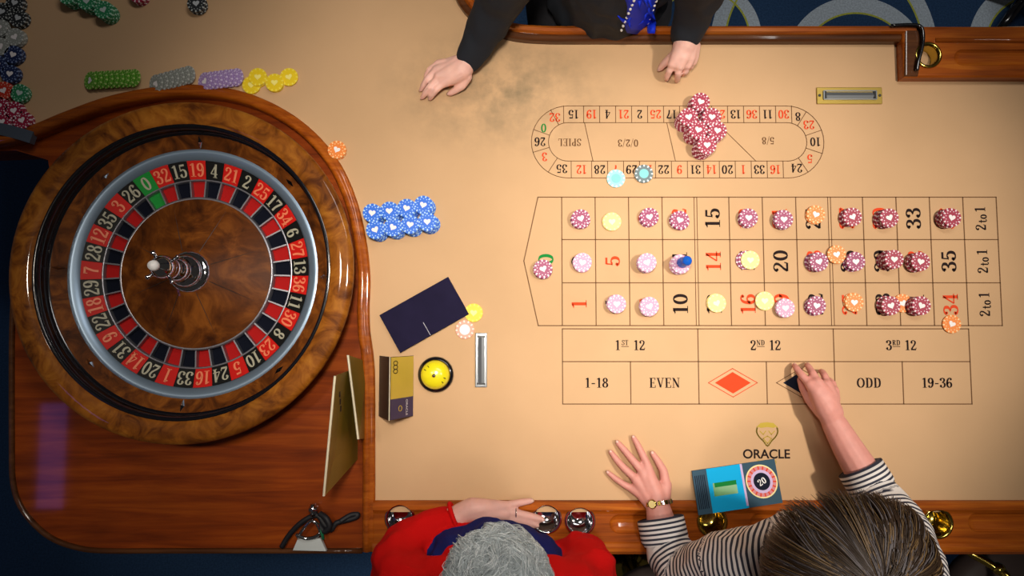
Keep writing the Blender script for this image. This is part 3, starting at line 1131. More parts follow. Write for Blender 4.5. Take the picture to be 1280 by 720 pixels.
# panel seams on the cone
for k in range(8):
    a = math.radians(20 + 45 * k)
    put('cone_seam', xf(tube([(.168, 0, .0115), (.10, 0, .0298), (.05, 0, .043)], .0007, 5), T @ Matrix.Rotation(a, 4, 'Z')), M['dark_card'], wheel)
sp = wl('spindle', [(.047, .040), (.046, .048), (.040, .052), (.032, .054), (.036, .060), (.037, .066), (.030, .072), (.022, .078), (.020, .088), (.027, .094), (.028, .102), (.021, .110), (.016, .118), (.015, .128), (.020, .134), (.0255, .146), (.0255, .158), (.020, .170), (.012, .178), (.009, .182)], M['chrome'], 48)
for k in range(4):
    a = math.radians(35 + 90 * k)
    put('spindle_arm', xf(tube([(.018, 0, .152), (.034, 0, .154), (.038, 0, .154), (.041, 0, .154)], [.004, .0035, .006, .003], 10), T @ Matrix.Rotation(a, 4, 'Z')), M['chrome'], sp, True)
put('spindle_tip', xf(lathe([(.0, .178), (.009, .181), (.0115, .188), (.009, .196), (.0, .199)], 20), T), M['white'], sp, True)
for k in range(8):
    a = math.radians(-92 + 45 * k)
    if k % 2 == 0:
        L0, W0 = .016, .0055
    else:
        L0, W0 = .0055, .013
    V = [(-L0, 0, 0), (0, -W0, 0), (L0, 0, 0), (0, W0, 0), (0, 0, .007)]
    Fc = [(0, 1, 4), (1, 2, 4), (2, 3, 4), (3, 0, 4)]
    put('ball_deflector', xf((V, Fc), T @ Matrix.Rotation(a, 4, 'Z') @ Matrix.Translation((.300, 0, .0352)) @ Matrix.Rotation(-.45, 4, 'Y')), M['chrome'], wheel)

# ------------------------------------------------------------------ chips
CR, CH = .0213, .0034


def chip_mesh(name, base, spot_m, dots):
    segs = 36
    V, Fc, FM = [], [], []
    prof = [(.0, 0), (CR * .97, 0), (CR, .0004), (CR, CH - .0004), (CR * .97, CH), (CR * .78, CH), (CR * .775, CH - .0002), (.0, CH - .0002)]
    ring = [p for p in prof if p[0] > 0]
    n = len(ring)
    for i in range(segs):
        a = 2 * math.pi * i / segs
        for r, z in ring: V.append((r * math.cos(a), r * math.sin(a), z))
    for i in range(segs):
        j = (i + 1) % segs
        w = 1 if i % 3 == 0 else 0
        for k in range(n - 1):
            Fc.append((i * n + k, j * n + k, j * n + k + 1, i * n + k + 1))
            FM.append(w if k < 4 else 0)
    Fc.append(tuple(i * n for i in reversed(range(segs)))); FM.append(0)
    Fc.append(tuple(i * n + n - 1 for i in range(segs))); FM.append(0)
    if dots:
        for i in range(12):
            a = 2 * math.pi * (i + .65) / 12
            c = (CR * .66 * math.cos(a), CR * .66 * math.sin(a))
            b = len(V)
            for q in range(6):
                V.append((c[0] + .0013 * math.cos(q * math.pi / 3), c[1] + .0013 * math.sin(q * math.pi / 3), CH + .0001))
            Fc.append(tuple(range(b, b + 6))); FM.append(1)
    return mesh_data(name, V, Fc, [base, spot_m], False, FM)


def heart_mesh(m, s=1.0):
    pts = []
    for i in range(24):
        t = 2 * math.pi * i / 24
        pts.append((16 * math.sin(t) ** 3, 13 * math.cos(t) - 5 * math.cos(2 * t) - 2 * math.cos(3 * t) - math.cos(4 * t)))
    k = .0085 / 17 * s
    V = [(x * k, y * k, CH + .00025) for x, y in pts]
    me = mesh_data('heart_inlay', V, [tuple(range(24))], m)
    up_facing(me)
    return me


WHITE = mat('chip_white', srgb(240, 234, 234), 0.45)
CHIP = {}
for key, c, s, dots, hm in (
        ('maroon', (158, 24, 62), (236, 214, 222), True, WHITE), ('purple', (150, 50, 98), (236, 216, 230), True, WHITE),
        ('pink', (206, 150, 184), (244, 232, 240), True, WHITE), ('yellow', (240, 224, 136), (244, 234, 170), False, mat('chip_pale_yellow', srgb(246, 238, 190), .45)),  # first entry: purple chips with bright lamplight painted pale into the clay
        ('orange', (236, 132, 48), (246, 206, 150), True, WHITE), ('blue', (4, 104, 226), (170, 212, 244), True, WHITE),
        ('green', (40, 130, 84), (170, 214, 190), True, mat('chip_grey_green', srgb(190, 206, 200), .5)), ('grey', (150, 154, 148), (196, 200, 196), True, WHITE),
        ('lavender', (168, 140, 196), (220, 206, 232), True, WHITE), ('cyan', (150, 214, 220), (236, 246, 246), False, mat('chip_teal', srgb(60, 150, 160), .5)),
        ('rose', (232, 160, 140), (248, 226, 216), False, WHITE), ('bright yellow', (238, 206, 20), (246, 228, 90), False, mat('chip_light_yellow', srgb(250, 236, 130), .45)),
        ('lime green', (100, 170, 50), (190, 220, 130), True, WHITE), ('black', (36, 40, 44), (180, 186, 184), True, mat('chip_pale_grey', srgb(190, 196, 200), .5)),
        ('slate', (96, 116, 122), (226, 236, 238), False, WHITE), ('navy', (24, 40, 84), (120, 140, 180), True, WHITE), ('red', (196, 50, 30), (230, 170, 150), True, WHITE)):
    mb = mat(key.replace(' ', '_') + '_clay', srgb(*c), 0.5)
    ms = mat(key.replace(' ', '_') + '_clay_spot', srgb(*s), 0.5)
    CHIP[key] = (chip_mesh('casino_chip', mb, ms, dots), heart_mesh(hm, 1.0))
ICON = mesh_data('center_inlay', [(.011 * math.cos(i * math.pi / 10), .011 * math.sin(i * math.pi / 10), CH + .0002) for i in range(20)], [tuple(range(20))], mat('chip_teal_center', srgb(120, 200, 206), .5))


def chip(color, loc, rz, label, group, top, rx=0.0, ry=0.0, inlay=None):
    o = bpy.data.objects.new(color.replace(' ', '_') + '_casino_chip', CHIP[color][0])
    COL.objects.link(o)
    o.location = loc
    o.rotation_euler = (rx, ry, rz)
    tag(o, label, 'chip', group)
    if top:
        h = bpy.data.objects.new('heart_inlay' if inlay is None else 'center_inlay', CHIP[color][1] if inlay is None else inlay)
        COL.objects.link(h)
        h.parent = o
        h.rotation_euler = (0, 0, random.uniform(-.5, .5) - rz)
    return o


def stack(px, py, n, color, where, group, jit=.0012, base=0.0, drift=(0, 0), inlay=None, cols=None):
    """a pile of chips whose top chip the photograph shows at (px, py)"""
    ztop = base + .0008 + CH * n
    where = words(where)
    c = P(px, py, ztop)
    for k in range(n):
        top = k == n - 1
        col = (cols[k] if cols else color)
        d = (n - 1 - k)
        loc = (c.x + (0 if top else random.uniform(-jit, jit)) + drift[0] * d, c.y + (0 if top else random.uniform(-jit, jit)) + drift[1] * d, base + .0008 + CH * k)
        if n == 1: lab = '%s chip lying alone %s' % (col, where)
        elif top: lab = '%s chip on top of the stack %s' % (col, where)
        elif cols: lab = '%s chip under the top of the stack %s' % (col, where)
        else: lab = '%s chip stacked below the top one %s' % (col, where)
        chip(col, loc, random.uniform(0, 6.28), lab, group, top, inlay=inlay)
    return c


GL = 'chips on the betting layout'
ONES = 'zero one two three four five six seven eight nine ten eleven twelve thirteen fourteen fifteen sixteen seventeen eighteen nineteen'.split()


def words(t):
    out = []
    for w_ in t.split():
        if w_.isdigit():
            n_ = int(w_)
            w_ = ONES[n_] if n_ < 20 else ('twenty' if n_ < 30 else 'thirty') + ('-' + ONES[n_ % 10] if n_ % 10 else '')
        out.append(w_)
    return ' '.join(out)

bets = [
    (679, 336, 5, 'purple', 'on green zero'), (726, 273, 5, 'purple', 'on number 3'), (765, 277, 2, 'yellow', 'on number 6'),
    (812, 271, 4, 'purple', 'on number 9'), (850, 275, 4, 'purple', 'on number 12'), (936, 272, 4, 'purple', 'on number 18'),
    (980, 274, 5, 'purple', 'on number 21'), (1020, 268, 2, 'orange', 'on number 24'), (1066, 271, 5, 'maroon', 'on number 27'),
    (1112, 272, 7, 'maroon', 'on number 30'), (1190, 272, 7, 'maroon', 'on number 36'),
    (728, 328, 4, 'pink', 'on number 2'), (809, 328, 8, 'pink', 'on number 8'), (851, 330, 7, 'pink', 'on number 11'),
    (1024, 327, 6, 'purple', 'on number 23'), (1046, 318, 2, 'orange', 'between numbers 23 and 26'), (1070, 327, 4, 'purple', 'on number 26'),
    (1118, 324, 8, 'maroon', 'on number 29'), (1151, 327, 7, 'maroon', 'on number 32'),
    (771, 380, 5, 'pink', 'on number 4'), (812, 383, 6, 'pink', 'on number 7'), (896, 379, 2, 'yellow', 'on number 13'),
    (956, 376, 2, 'yellow', 'between numbers 16 and 19'), (982, 385, 4, 'pink', 'on number 19'), (1021, 382, 4, 'purple', 'on number 22'),
    (1068, 378, 2, 'orange', 'on number 25'), (1114, 382, 6, 'maroon', 'on number 28'), (1128.5, 379, 1, 'orange', 'between numbers 28 and 31'),
    (1152, 382, 7, 'maroon', 'on number 31'), (1190, 405, 1, 'orange', 'at the lower edge of number 34'),
]
tops = {}
for px, py, n, col, where in bets:
    dr = (-.0006, 0) if px > 1000 and n > 3 else (0, 0)
    if where.startswith('between numbers 28'):
        tops[where] = stack(px, py, n, col, where, GL, base=.0)
    else:
        tops[where] = stack(px, py, n, col, where, GL, jit=.0018, drift=dr)
stack(938, 325, 3, 'yellow', 'on number 17', GL, cols=['purple', 'purple', 'yellow'], drift=(-.005, 0))
# outside the grid
stack(770, 223, 1, 'cyan', 'across racetrack number 7', 'value chips on the racetrack', inlay=ICON)
stack(805, 217, 2, 'grey', 'across racetrack number 18', 'value chips on the racetrack', inlay=ICON, cols=['slate', 'slate'])
stack(581, 412, 1, 'rose', 'beside the narrow chrome drop slot', 'loose chips near the bell', inlay=mesh_data('center_inlay', [(.012 * math.cos(i * math.pi / 10), .012 * math.sin(i * math.pi / 10), CH + .0002) for i in range(20)], [tuple(range(20))], WHITE))
stack(592, 391, 1, 'bright yellow', 'beside the narrow chrome drop slot', 'loose chips near the bell')
stack(421, 187, 3, 'orange', 'by the curved moulding', 'chips by the wheel moulding')
for k, (px, py, wh) in enumerate([(876, 127, 'at the dealer end of the big maroon pile'), (861, 146, 'on the left of the big maroon pile'), (890, 146, 'on the upper right of the big maroon pile'), (873, 162, 'in the middle of the big maroon pile'), (897, 163, 'on the right of the big maroon pile'), (884, 181, 'at the lower end of the big maroon pile')]):
    stack(px, py, (9, 11, 10, 12, 10, 12)[k], 'maroon', wh, 'big maroon pile on the racetrack', jit=.0008, drift=(-.0003, -.0003))
bl = ['first from the wheel', 'second from the wheel', 'third from the wheel', 'fourth from the wheel']
for k, (px, py) in enumerate([(465, 266), (486.5, 263.5), (508, 260), (529, 256)]):
    stack(px, py, 11, 'blue', 'in the back blue row, ' + bl[k], 'blue stacks beside the wheel', jit=.0008, drift=(.0004, -.0002))
for k, (px, py) in enumerate([(469, 287), (491, 284), (512.5, 280.5), (534, 277)]):
    stack(px, py, 11, 'blue', 'in the front blue row, ' + bl[k], 'blue stacks beside the wheel', jit=.0008, drift=(.0004, -.0002))
# top left corner store of chips
for k, (px, py) in enumerate([(84, -6), (108, 1), (129, 12)]):
    stack(px, py, 8, 'green', ('off the back edge', 'in the middle of the green trio', 'nearest the wheel of the green trio')[k], 'green stacks behind the wheel', drift=(.0005, -.0002))
stack(172, -8, 5, 'maroon', 'behind the wheel, right of the green trio', 'stacks behind the wheel')
stack(245, 4, 5, 'black', 'behind the wheel, alone at the back', 'stacks behind the wheel')


def fallen(px0, py0, px1, py1, n, col, where, group):
    """a toppled row: chips leaning one on the next like shingles"""
    A, B = P(px0, py0, .01), P(px1, py1, .01)
    d = (B - A)
    ang = math.atan2(d.y, d.x)
    for k in range(n):
        t = k / (n - 1)
        p = A + d * t
        last = k == 0
        tilt = math.radians(24)
        lab = '%s chip at the open end of the toppled %s row %s' % (col, col, where) if last else '%s chip inside the toppled %s row %s' % (col, col, where)
        o = chip(col, (p.x, p.y, .0095), 0, lab, group, last)
        o.rotation_mode = 'QUATERNION'
        o.rotation_quaternion = (Matrix.Rotation(ang, 3, 'Z') @ Matrix.Rotation(-tilt if n > 1 else 0, 3, 'Y') @ Matrix.Rotation(random.uniform(0, 6), 3, 'Z')).to_quaternion()


fallen(114, 101, 168, 98, 9, 'lime green', 'above the wheel', 'toppled rows above the wheel')
fallen(196, 105, 236, 94, 7, 'grey', 'above the wheel', 'toppled rows above the wheel')
fallen(257, 102, 296, 97, 7, 'lavender', 'above the wheel', 'toppled rows above the wheel')
for k, (px, py, n) in enumerate([(314, 106, 2), (322, 96, 3), (343, 103, 3), (361, 96, 2)]):
    stack(px, py, n, 'bright yellow', ('first', 'second', 'third', 'fourth')[k] + ' from the left in the yellow cluster', 'yellow cluster above the wheel')
corner = [(18, 3, 'black'), (2, 14, 'black'), (22, 22, 'black'), (-2, 34, 'grey'), (18, 46, 'grey'), (0, 58, 'grey'), (16, 68, 'navy'), (-4, 80, 'navy'), (12, 92, 'navy'), (4, 113, 'red'), (24, 116, 'green'), (17, 138, 'maroon'), (-2, 132, 'maroon'), (2, 152, 'maroon'), (27, 150, 'maroon')]
ordw = {}
for px, py, col in corner:
    i = ordw.get(col, 0)
    ordw[col] = i + 1
    stack(px, py, 4, col, ('first', 'second', 'third', 'fourth')[i] + ' %s stack down the dark left corner' % col, 'stacks in the dark left corner')

# win marker (dolly)
d0 = tops['on number 11']
dol = empty('win_marker', (d0.x, d0.y, .0008 + CH * 7))
tag(dol, 'blue clear acrylic win marker standing on the stack at number 11', 'marker')
zt = .0008 + CH * 7 + .0006
Td = Matrix.Translation((d0.x + .003, d0.y + .003, zt))
put('marker_body', xf(lathe([(.0, 0), (.0125, 0), (.0125, .006), (.008, .012), (.006, .024), (.009, .030), (.010, .036)], 24), Td), M['blue_glass'], dol, True)
put('marker_knob', xf(lathe([(.010, .036), (.0115, .041), (.009, .047), (.0, .049)], 24), Td), M['blue_glass'], dol, True)

# ------------------------------------------------------------------ bell, boxes, cards
c = P(545, 468)
bell = empty('desk_bell', (c.x, c.y, 0))
tag(bell, 'yellow domed desk bell on a black base beside the drop slot', 'bell')
Tb = Matrix.Translation((c.x, c.y, .0008))
put('bell_base', xf(lathe([(.0, 0), (.040, 0), (.041, .004), (.039, .009), (.034, .011), (.0, .012)], 48), Tb), M['black_gloss'], bell, True)
put('bell_dome', xf(lathe([(.0330, .012), (.0325, .017), (.030, .024), (.025, .030), (.018, .034), (.009, .0365), (.0, .037)], 48), Tb), M['yellow_bell'], bell, True)
put('dome_rim', xf(lathe([(.0335, .011), (.0345, .013), (.0335, .015)], 48), Tb), M['brass'], bell, True)
put('bell_button', xf(lathe([(.004, .0365), (.004, .041), (.0035, .043), (.0, .0435)], 16), Tb), M['chrome'], bell, True)
for k, a in enumerate((125, 150, 215 + 105, 345)):
    aa = math.radians(a)
    put('dome_mark', xf(box((.024, 0, .0318), (.005, .0016, .0012)), Tb @ Matrix.Rotation(aa, 4, 'Z') @ Matrix.Rotation(.0, 4, 'Y')), M['ink'], bell)

# gold and purple tent card
H = .078
rt, rbm = P(487.5, 446, H), P(488, 525, H)
xr = rt.x
xR, xL = P(516, 484, .001).x, P(474.5, 484, .001).x
ya, yb2 = P(516.5, 444.5, .001).y, P(515, 520, .001).y
ymid = (ya + yb2) / 2
half = (ya - yb2) / 2
bx = empty('tent_card', (xr, ymid, 0))
tag(bx, 'folded gold and purple tent card standing beside the bell', 'card')


def slab(p0, p1, y0, y1, th, n_side):
    '''sloping sheet between two points of its cross-section'''
    a_, b_ = Vector((p0[0], 0, p0[1])), Vector((p1[0], 0, p1[1]))
    t_ = (b_ - a_).normalized()
    n_ = Vector((-t_.z, 0, t_.x)) * th * n_side
    V_ = []
    for y_ in (y0, y1):
        for q_ in (a_, b_, b_ + n_, a_ + n_): V_.append((q_.x, y_, q_.z))
    return V_, [(0, 1, 2, 3), (7, 6, 5, 4), (0, 4, 5, 1), (1, 5, 6, 2), (2, 6, 7, 3), (3, 7, 4, 0)]


def tpart(nm, g_, m_, par=bx):
    o_ = put(nm, g_, m_, par)
    fix_normals(o_.data)
    return o_


tpart('left_leaf', slab((xL, .001), (xr, H), ymid - half, ymid + half, .0014, 1), M['dark_card'])  # dark colour here paints in the shade on this side of the fold
tpart('right_leaf', slab((xr, H), (xR, .001), ymid - half, ymid + half, .0014, 1), M['dark_card'])
vx = Vector((xR - xr, 0, .001 - H)); Lf = vx.length; vx.normalize()
nx_ = Vector((-vx.z, 0, vx.x))
ysp = ymid + half - 2 * half * .67


def leaf_pt(u_, y_, h_=.0018):
    q_ = Vector((xr, y_, H)) + vx * (u_ * Lf) + nx_ * h_
    return q_


def leaf_quad(u0, u1, y0, y1, h_):
    return [leaf_pt(u0, y0, h_), leaf_pt(u1, y0, h_), leaf_pt(u1, y1, h_), leaf_pt(u0, y1, h_)], [(0, 1, 2, 3)]


g = put('gold_panel', leaf_quad(.02, .99, ysp, ymid + half - .001, .0018), M['bright_gold'], bx)
p2 = put('purple_panel', leaf_quad(.02, .99, ymid - half + .001, ysp, .0018), M['purple_card'], bx)
put('cream_edge', tube([Vector((xr, ymid - half, H + .0008)), Vector((xr, ymid + half, H + .0008))], .0011, 6), M['cream_edge'], bx)
for k in range(3):
    y_ = ymid + half - .014 - .009 * k
    put('dark_ornament', tube([leaf_pt(.2 + .09 * math.cos(t / 8 * 6.283), y_ + .0048 * math.sin(t / 8 * 6.283), .0024) for t in range(9)], .0009, 4), M['ink'], g)
Lm = Matrix((Vector((0, -1, 0)), vx * -1, nx_ * 1)).transposed()
lt = sans_text('card_lettering', 'ORACLE', .0095, (0, 0, 0), 0, M['white'], p2)
Lm4 = Matrix((Vector((0, -1, 0)), -nx_.cross(Vector((0, -1, 0))) * -1, nx_)).transposed().to_4x4()
lt.data.transform(Matrix.Translation(leaf_pt(.70, (ysp + ymid - half) / 2, .0022)) @ Lm4)
put('card_emblem', tube([leaf_pt(.42 + .07 * math.cos(t / 12 * 6.283), (ysp + ymid - half) / 2 + .006 * math.sin(t / 12 * 6.283), .0022) for t in range(13)], .0008, 4), M['gold_print'], p2)

# navy board
nv = [P(500, 441, .012), P(586, 392.5, .012), P(560, 346, .012), P(474, 394, .012)]
nb = empty('navy_display_board', tuple((nv[0] + nv[2]) / 2 - Vector((0, 0, .012))))
tag(nb, 'dark navy display board lying on the felt between blue chips and bell', 'board')
put('board_panel', prism([(p.x, p.y) for p in nv], .001, .012, .001), M['navy_card'], nb)
a0, a1 = P(529, 403, .0125), P(538, 419, .0125)
put('silver_seam', tube([a0, a1], .0009, 6), M['separator'], nb)


# leaning gold sign boards on the apron
def sign(pts, label, nm, th=.004):
    b0, b1, t1, t0 = pts
    n = (b1 - b0).cross(t0 - b0).normalized() * th
    root = empty(nm, tuple((b0 + b1) / 2))
    tag(root, label, 'sign', 'gold sign boards on the apron')
    V = [b0, b1, t1, t0, b0 + n, b1 + n, t1 + n, t0 + n]
    Fc = [(0, 1, 2, 3), (7, 6, 5, 4), (0, 4, 5, 1), (1, 5, 6, 2), (2, 6, 7, 3), (3, 7, 4, 0)]
    o = put('sign_panel', (V, Fc), M['gold_card'], root)
    fix_normals(o.data)
    put('pale_edge', tube([t0 + n / 2, t1 + n / 2], th * .62, 6), M['cream_edge'], root)
    return root, n


sg, nn = sign([P(449, 459, -.019), P(447, 574, -.019), P(406, 620, .19), P(420, 470, .19)], 'larger gold sign board leaning beside the wheel', 'sign_board')
e0, e1, e2, e3 = P(449, 459, -.019), P(447, 574, -.019), P(406, 620, .19), P(420, 470, .19)
for k, (u, v) in enumerate(((.18, .80), (.25, .76), (.32, .72))):
    p = e0.lerp(e1, u).lerp(e3.lerp(e2, u), v) - nn * .1
    put('sign_ornament', tube([p + Vector((0, .006, 0)), p, p - Vector((0, .006, .0))], .0012, 5), M['ink'], sg)
sign([P(459, 452, -.019), P(458, 548, -.019), P(449, 549, .10), P(436, 444, .10)], 'smaller gold sign board tucked against the moulding', 'sign_board')

# blue glossy card with a wheel picture
qa = [P(865, 589, .006), P(969, 574, .006), P(974, 627, .006), P(870, 641, .006)]
ctr = (qa[0] + qa[2]) / 2
card = empty('glossy_brochure', (ctr.x, ctr.y, .0))
tag(card, 'glossy cyan and slate brochure with a roulette wheel picture beside the hand', 'brochure')
u = (qa[1] - qa[0]); v = (qa[3] - qa[0])
ZC = .024


def cq(a, b, z):
    p = qa[0] + u * a + v * b
    return Vector((p.x, p.y, z))


def cpanel(nm, a0, a1, b0, b1, z0, z1, m, par=card):
    return put(nm, prism([tuple(cq(a, b, 0).xy) for a, b in ((a0, b0), (a1, b0), (a1, b1), (a0, b1))], z0, z1), m, par)


cpanel('card_back', 0, 1, 0, 1, .0185, .022, M['slate_card'])
cpanel('cyan_panel', .17, .60, .0, 1, .0219, .0226, M['cyan_card'])
cpanel('pale_fold', .575, .60, .0, .95, .0226, .0229, M['lilac_ink'])
gpn = cpanel('green_picture', .22, .50, .34, .64, .0226, .0230, M['green_card'])
cpanel('green_strip', .24, .50, .34, .44, .0230, .0233, M['ink_green'], gpn)
for k in range(6):
    cpanel('dark_text_line', .02 + .022 * k, .03 + .022 * k, .12, .88, .0220, .0223, M['ink_navy'])
wcx = cq(.80, .46, .0224)
for nm, r0, r1, m, dz in (('wheel_picture_rim', .0, .0355, M['yellow_ink'], .0), ('wheel_picture_ring', .0, .0325, M['rose_ink'], .0003), ('wheel_picture_inner', .0, .0245, M['lilac_ink'], .0006), ('wheel_picture_hub', .0, .0185, M['ink_navy'], .0009)):
    V = [(wcx.x + r1 * math.cos(i * math.pi / 24), wcx.y + r1 * math.sin(i * math.pi / 24), .0224 + dz) for i in range(48)]
    flat(nm, (V, [tuple(range(48))]), m, card)
flat('wheel_picture_number', text_geo('20', .0135, wcx.x, wcx.y, .5, .0236, 1.1), M['white'], card)
tk = []
for k in range(18):
    a = 2 * math.pi * k / 18
    tk.append(hline((wcx.x + .026 * math.cos(a), wcx.y + .026 * math.sin(a)), (wcx.x + .031 * math.cos(a), wcx.y + .031 * math.sin(a)), .003, .02295))
flat('wheel_picture_ticks', merge(*tk), M['ink_red'], card)

# the brochure leans: its far edge on the felt, its near edge on the rail
vn = Vector((v.x, v.y, 0))
for o_ in [c_ for c_ in card.children_recursive]:
    offs = o_.location + (o_.parent.location if o_.parent is not card else Vector((0, 0, 0))) + card.location
    for w_ in o_.data.vertices:
        b_ = (w_.co + offs - Vector((qa[0].x, qa[0].y, 0))).dot(vn) / vn.length_squared
        w_.co.z -= .0172 * (1 - b_ / .8)

# key clip with strap on the apron edge
kc = P(385, 665, -.018)
keys = empty('key_lanyard', tuple(kc))
tag(keys, 'black strap with chrome clip and white tag on the apron edge', 'lanyard')
strap = catmull([tuple(P(x, y, z)) for x, y, z in [(352, 684, -.012), (362, 668, -.010), (378, 652, -.006), (396, 644, -.006), (406, 656, -.004), (414, 662, -.008), (420, 654, -.010), (430, 651, -.012), (444, 647, -.012), (447, 643, -.012), (438, 644, -.012), (425, 652, -.006)]], 6)
put('strap', tube(strap, .006, 8), M['strap'], keys, True)
strap2 = catmull([tuple(P(x, y, z)) for x, y, z in [(400, 642, -.004), (408, 648, .004), (412, 658, .004), (405, 664, .0), (398, 655, .0)]], 6)
put('strap_fold', tube(strap2, .0065, 8), M['strap'], keys, True)
a, b = P(387, 637, -.004), P(397, 637, -.004)
put('swivel_clip', merge(tube([a, b], .008, 14), tube([P(391, 630, .0), P(391, 645, .0)], .006, 10)), M['chrome'], keys, True)
arch = catmull([tuple(P(x, y, z)) for x, y, z in [(372, 672, .0), (380, 660, .006), (389, 651, .008), (397, 656, .006), (401, 668, .0)]], 6)
put('arched_ring', tube(arch, .0035, 8), M['chrome'], keys, True)
put('cross_ring', tube(catmull([tuple(P(x, y, .004)) for x, y in [(370, 668), (382, 673), (394, 671), (400, 666)]], 5), .004, 8), M['chrome'], keys, True)
tagp = [P(*p, .0) for p in [(371, 675), (400, 674), (407, 690), (365, 689)]]
put('white_tag', prism([(p.x, p.y) for p in tagp], -.014, -.004, .001), M['white_tag'], keys)
put('green_clip', tube([P(396, 654, .004), P(402, 664, .002), P(404, 674, .0)], .0035, 8), M['tealgreen'], keys, True)

# ------------------------------------------------------------------ people
def ico(c, r, sub=2):
    bm = bmesh.new()
    bmesh.ops.create_icosphere(bm, subdivisions=sub, radius=r)
    bm.verts.index_update()
    g = ([v.co + Vector(c) for v in bm.verts], [tuple(v.index for v in f.verts) for f in bm.faces])
    bm.free()
    return g


def cone_between(a, ra, b, rb, k=14):
    a, b = Vector(a), Vector(b)
    if (b - a).length < 1e-6: return ([], [])
    g = tube([a, b], [ra, rb], k)
    return g


def skin_mesh(name, chains, voxel, m, parent, smooth=6, extra=None):
    """one continuous surface grown round chains of (x, y, z, radius)"""
    gs = []
    for ch in chains:
        for p in ch: gs.append(ico(p[:3], p[3]))
        for a, b in zip(ch[:-1], ch[1:]): gs.append(cone_between(a[:3], a[3], b[:3], b[3]))
    if extra: gs += extra
    V, Fc, _ = merge(*gs)
    o = obj(name, mesh_data(name, V, Fc, m), None)
    fix_normals(o.data)
    md = o.modifiers.new('r', 'REMESH')
    md.mode = 'VOXEL'
    md.voxel_size = voxel
    md.use_smooth_shade = True
    if smooth:
        sm = o.modifiers.new('s', 'SMOOTH')
        sm.factor = 0.5
        sm.iterations = smooth
    bpy.context.view_layer.update()
    apply_mods(o)
    if not o.data.materials: o.data.materials.append(m)
    if parent is not None:
        o.parent = parent
        o.location = -parent.location
    return o


def slim(hand, first, k):
    """thinner fingers: chains from index first on"""
    return hand[:first] + [[(x, y, z, r * k) for x, y, z, r in c] for c in hand[first:]]


def nails(hand, first, parent):
    for c in hand[first:]:
        a, b = Vector(c[-2][:3]), Vector(c[-1][:3])
        d = (b - a).normalized()
        n = (Vector((0, 0, 1)) - d * d.z).normalized()
        r = c[-1][3]
        w = d.cross(n)
        Mx = Matrix((d, w, n)).transposed().to_4x4()
        g = xf(ico((0, 0, 0), 1, 1), Matrix.Translation(b + n * r * .72 + d * r * .15) @ Mx @ Matrix.Diagonal((r * .85, r * .62, r * .22, 1)))
        put('fingernail', g, M['nail'], parent, True)


def W4(*l):
    """pixel chain -> world chain"""
    out = []
    for px, py, z, r in l:
        p = P(px, py, z)
        out.append((p.x, p.y, p.z, r))
    return out


def inflate(ch, d):
    return [(x, y, z, r + d) for x, y, z, r in ch]


def bvh_of(o):
    return BVHTree.FromObject(o, bpy.context.evaluated_depsgraph_get())


def surf(bvh, o, px, py):
    """where the sight line through (px, py) meets an object"""
    h = bvh.ray_cast(o.matrix_world.inverted() @ Vector((0, 0, CAMZ)), ray_dir(px, py))
    return None if h[0] is None else (o.matrix_world @ h[0], h[1])


def face(head_c, fwd, up, r, parent, mskin):
    """eyes, lips on a head looking along fwd"""
    f = Vector(fwd).normalized(); uu = Vector(up).normalized(); s = f.cross(uu)
    for k in (-1, 1):
        c = Vector(head_c) + f * r * .93 + s * k * r * .36 + uu * r * .05
        put('eye', ico(c, r * .13), M['eye'], parent, True)
        put('iris', ico(c + f * r * .075, r * .07, 1), M['iris'], parent, True)
    c = Vector(head_c) + f * r * .93 - uu * r * .62
    put('lips', tube([c - s * r * .24, c - s * r * .1 + f * r * .05, c + s * r * .1 + f * r * .05, c + s * r * .24], [r * .03, r * .07, r * .07, r * .03], 8), M['lips'], parent, True)


def head_chains(c, fwd, up, r):
    """skull, jaw, nose, ears round a head centre"""
    c = Vector(c); f = Vector(fwd).normalized(); uu = Vector(up).normalized(); s = f.cross(uu)
    def q(a, b, d, rr):
        p = c + f * a * r + s * b * r + uu * d * r
        return (p.x, p.y, p.z, rr * r)
    ch = [[q(-.28, 0, .18, .92), q(.12, 0, .22, .86)], [q(.1, 0, .1, .8), q(.35, 0, -.55, .58), q(.48, 0, -.85, .36)]]
    ch.append([q(.86, 0, .05, .10), q(1.08, 0, -.25, .12), q(1.0, 0, -.33, .12)])
    for k in (-1, 1):
        ch.append([q(-.05, k * .86, .1, .14), q(-.1, k * .93, -.1, .15), q(0, k * .87, -.28, .1)])
    return ch


def folds(o, amp, scale, stretch=(1, 1, 1), seed=0.0):
    """soft creases in cloth: the surface pushed in and out along its normals"""
    from mathutils import noise as nz
    me = o.data
    me.update()
    out = []
    for v in me.vertices:
        q = Vector((v.co.x * stretch[0], v.co.y * stretch[1], v.co.z * stretch[2])) * scale + Vector((seed, 0, 0))
        k = 1 - abs(nz.noise(q)) * 2.2
        k2 = nz.noise(q * 2.3)
        out.append(v.co + v.normal * amp * (k * .8 - .5 + k2 * .5))
    for v, c in zip(me.vertices, out): v.co = c
    me.update()


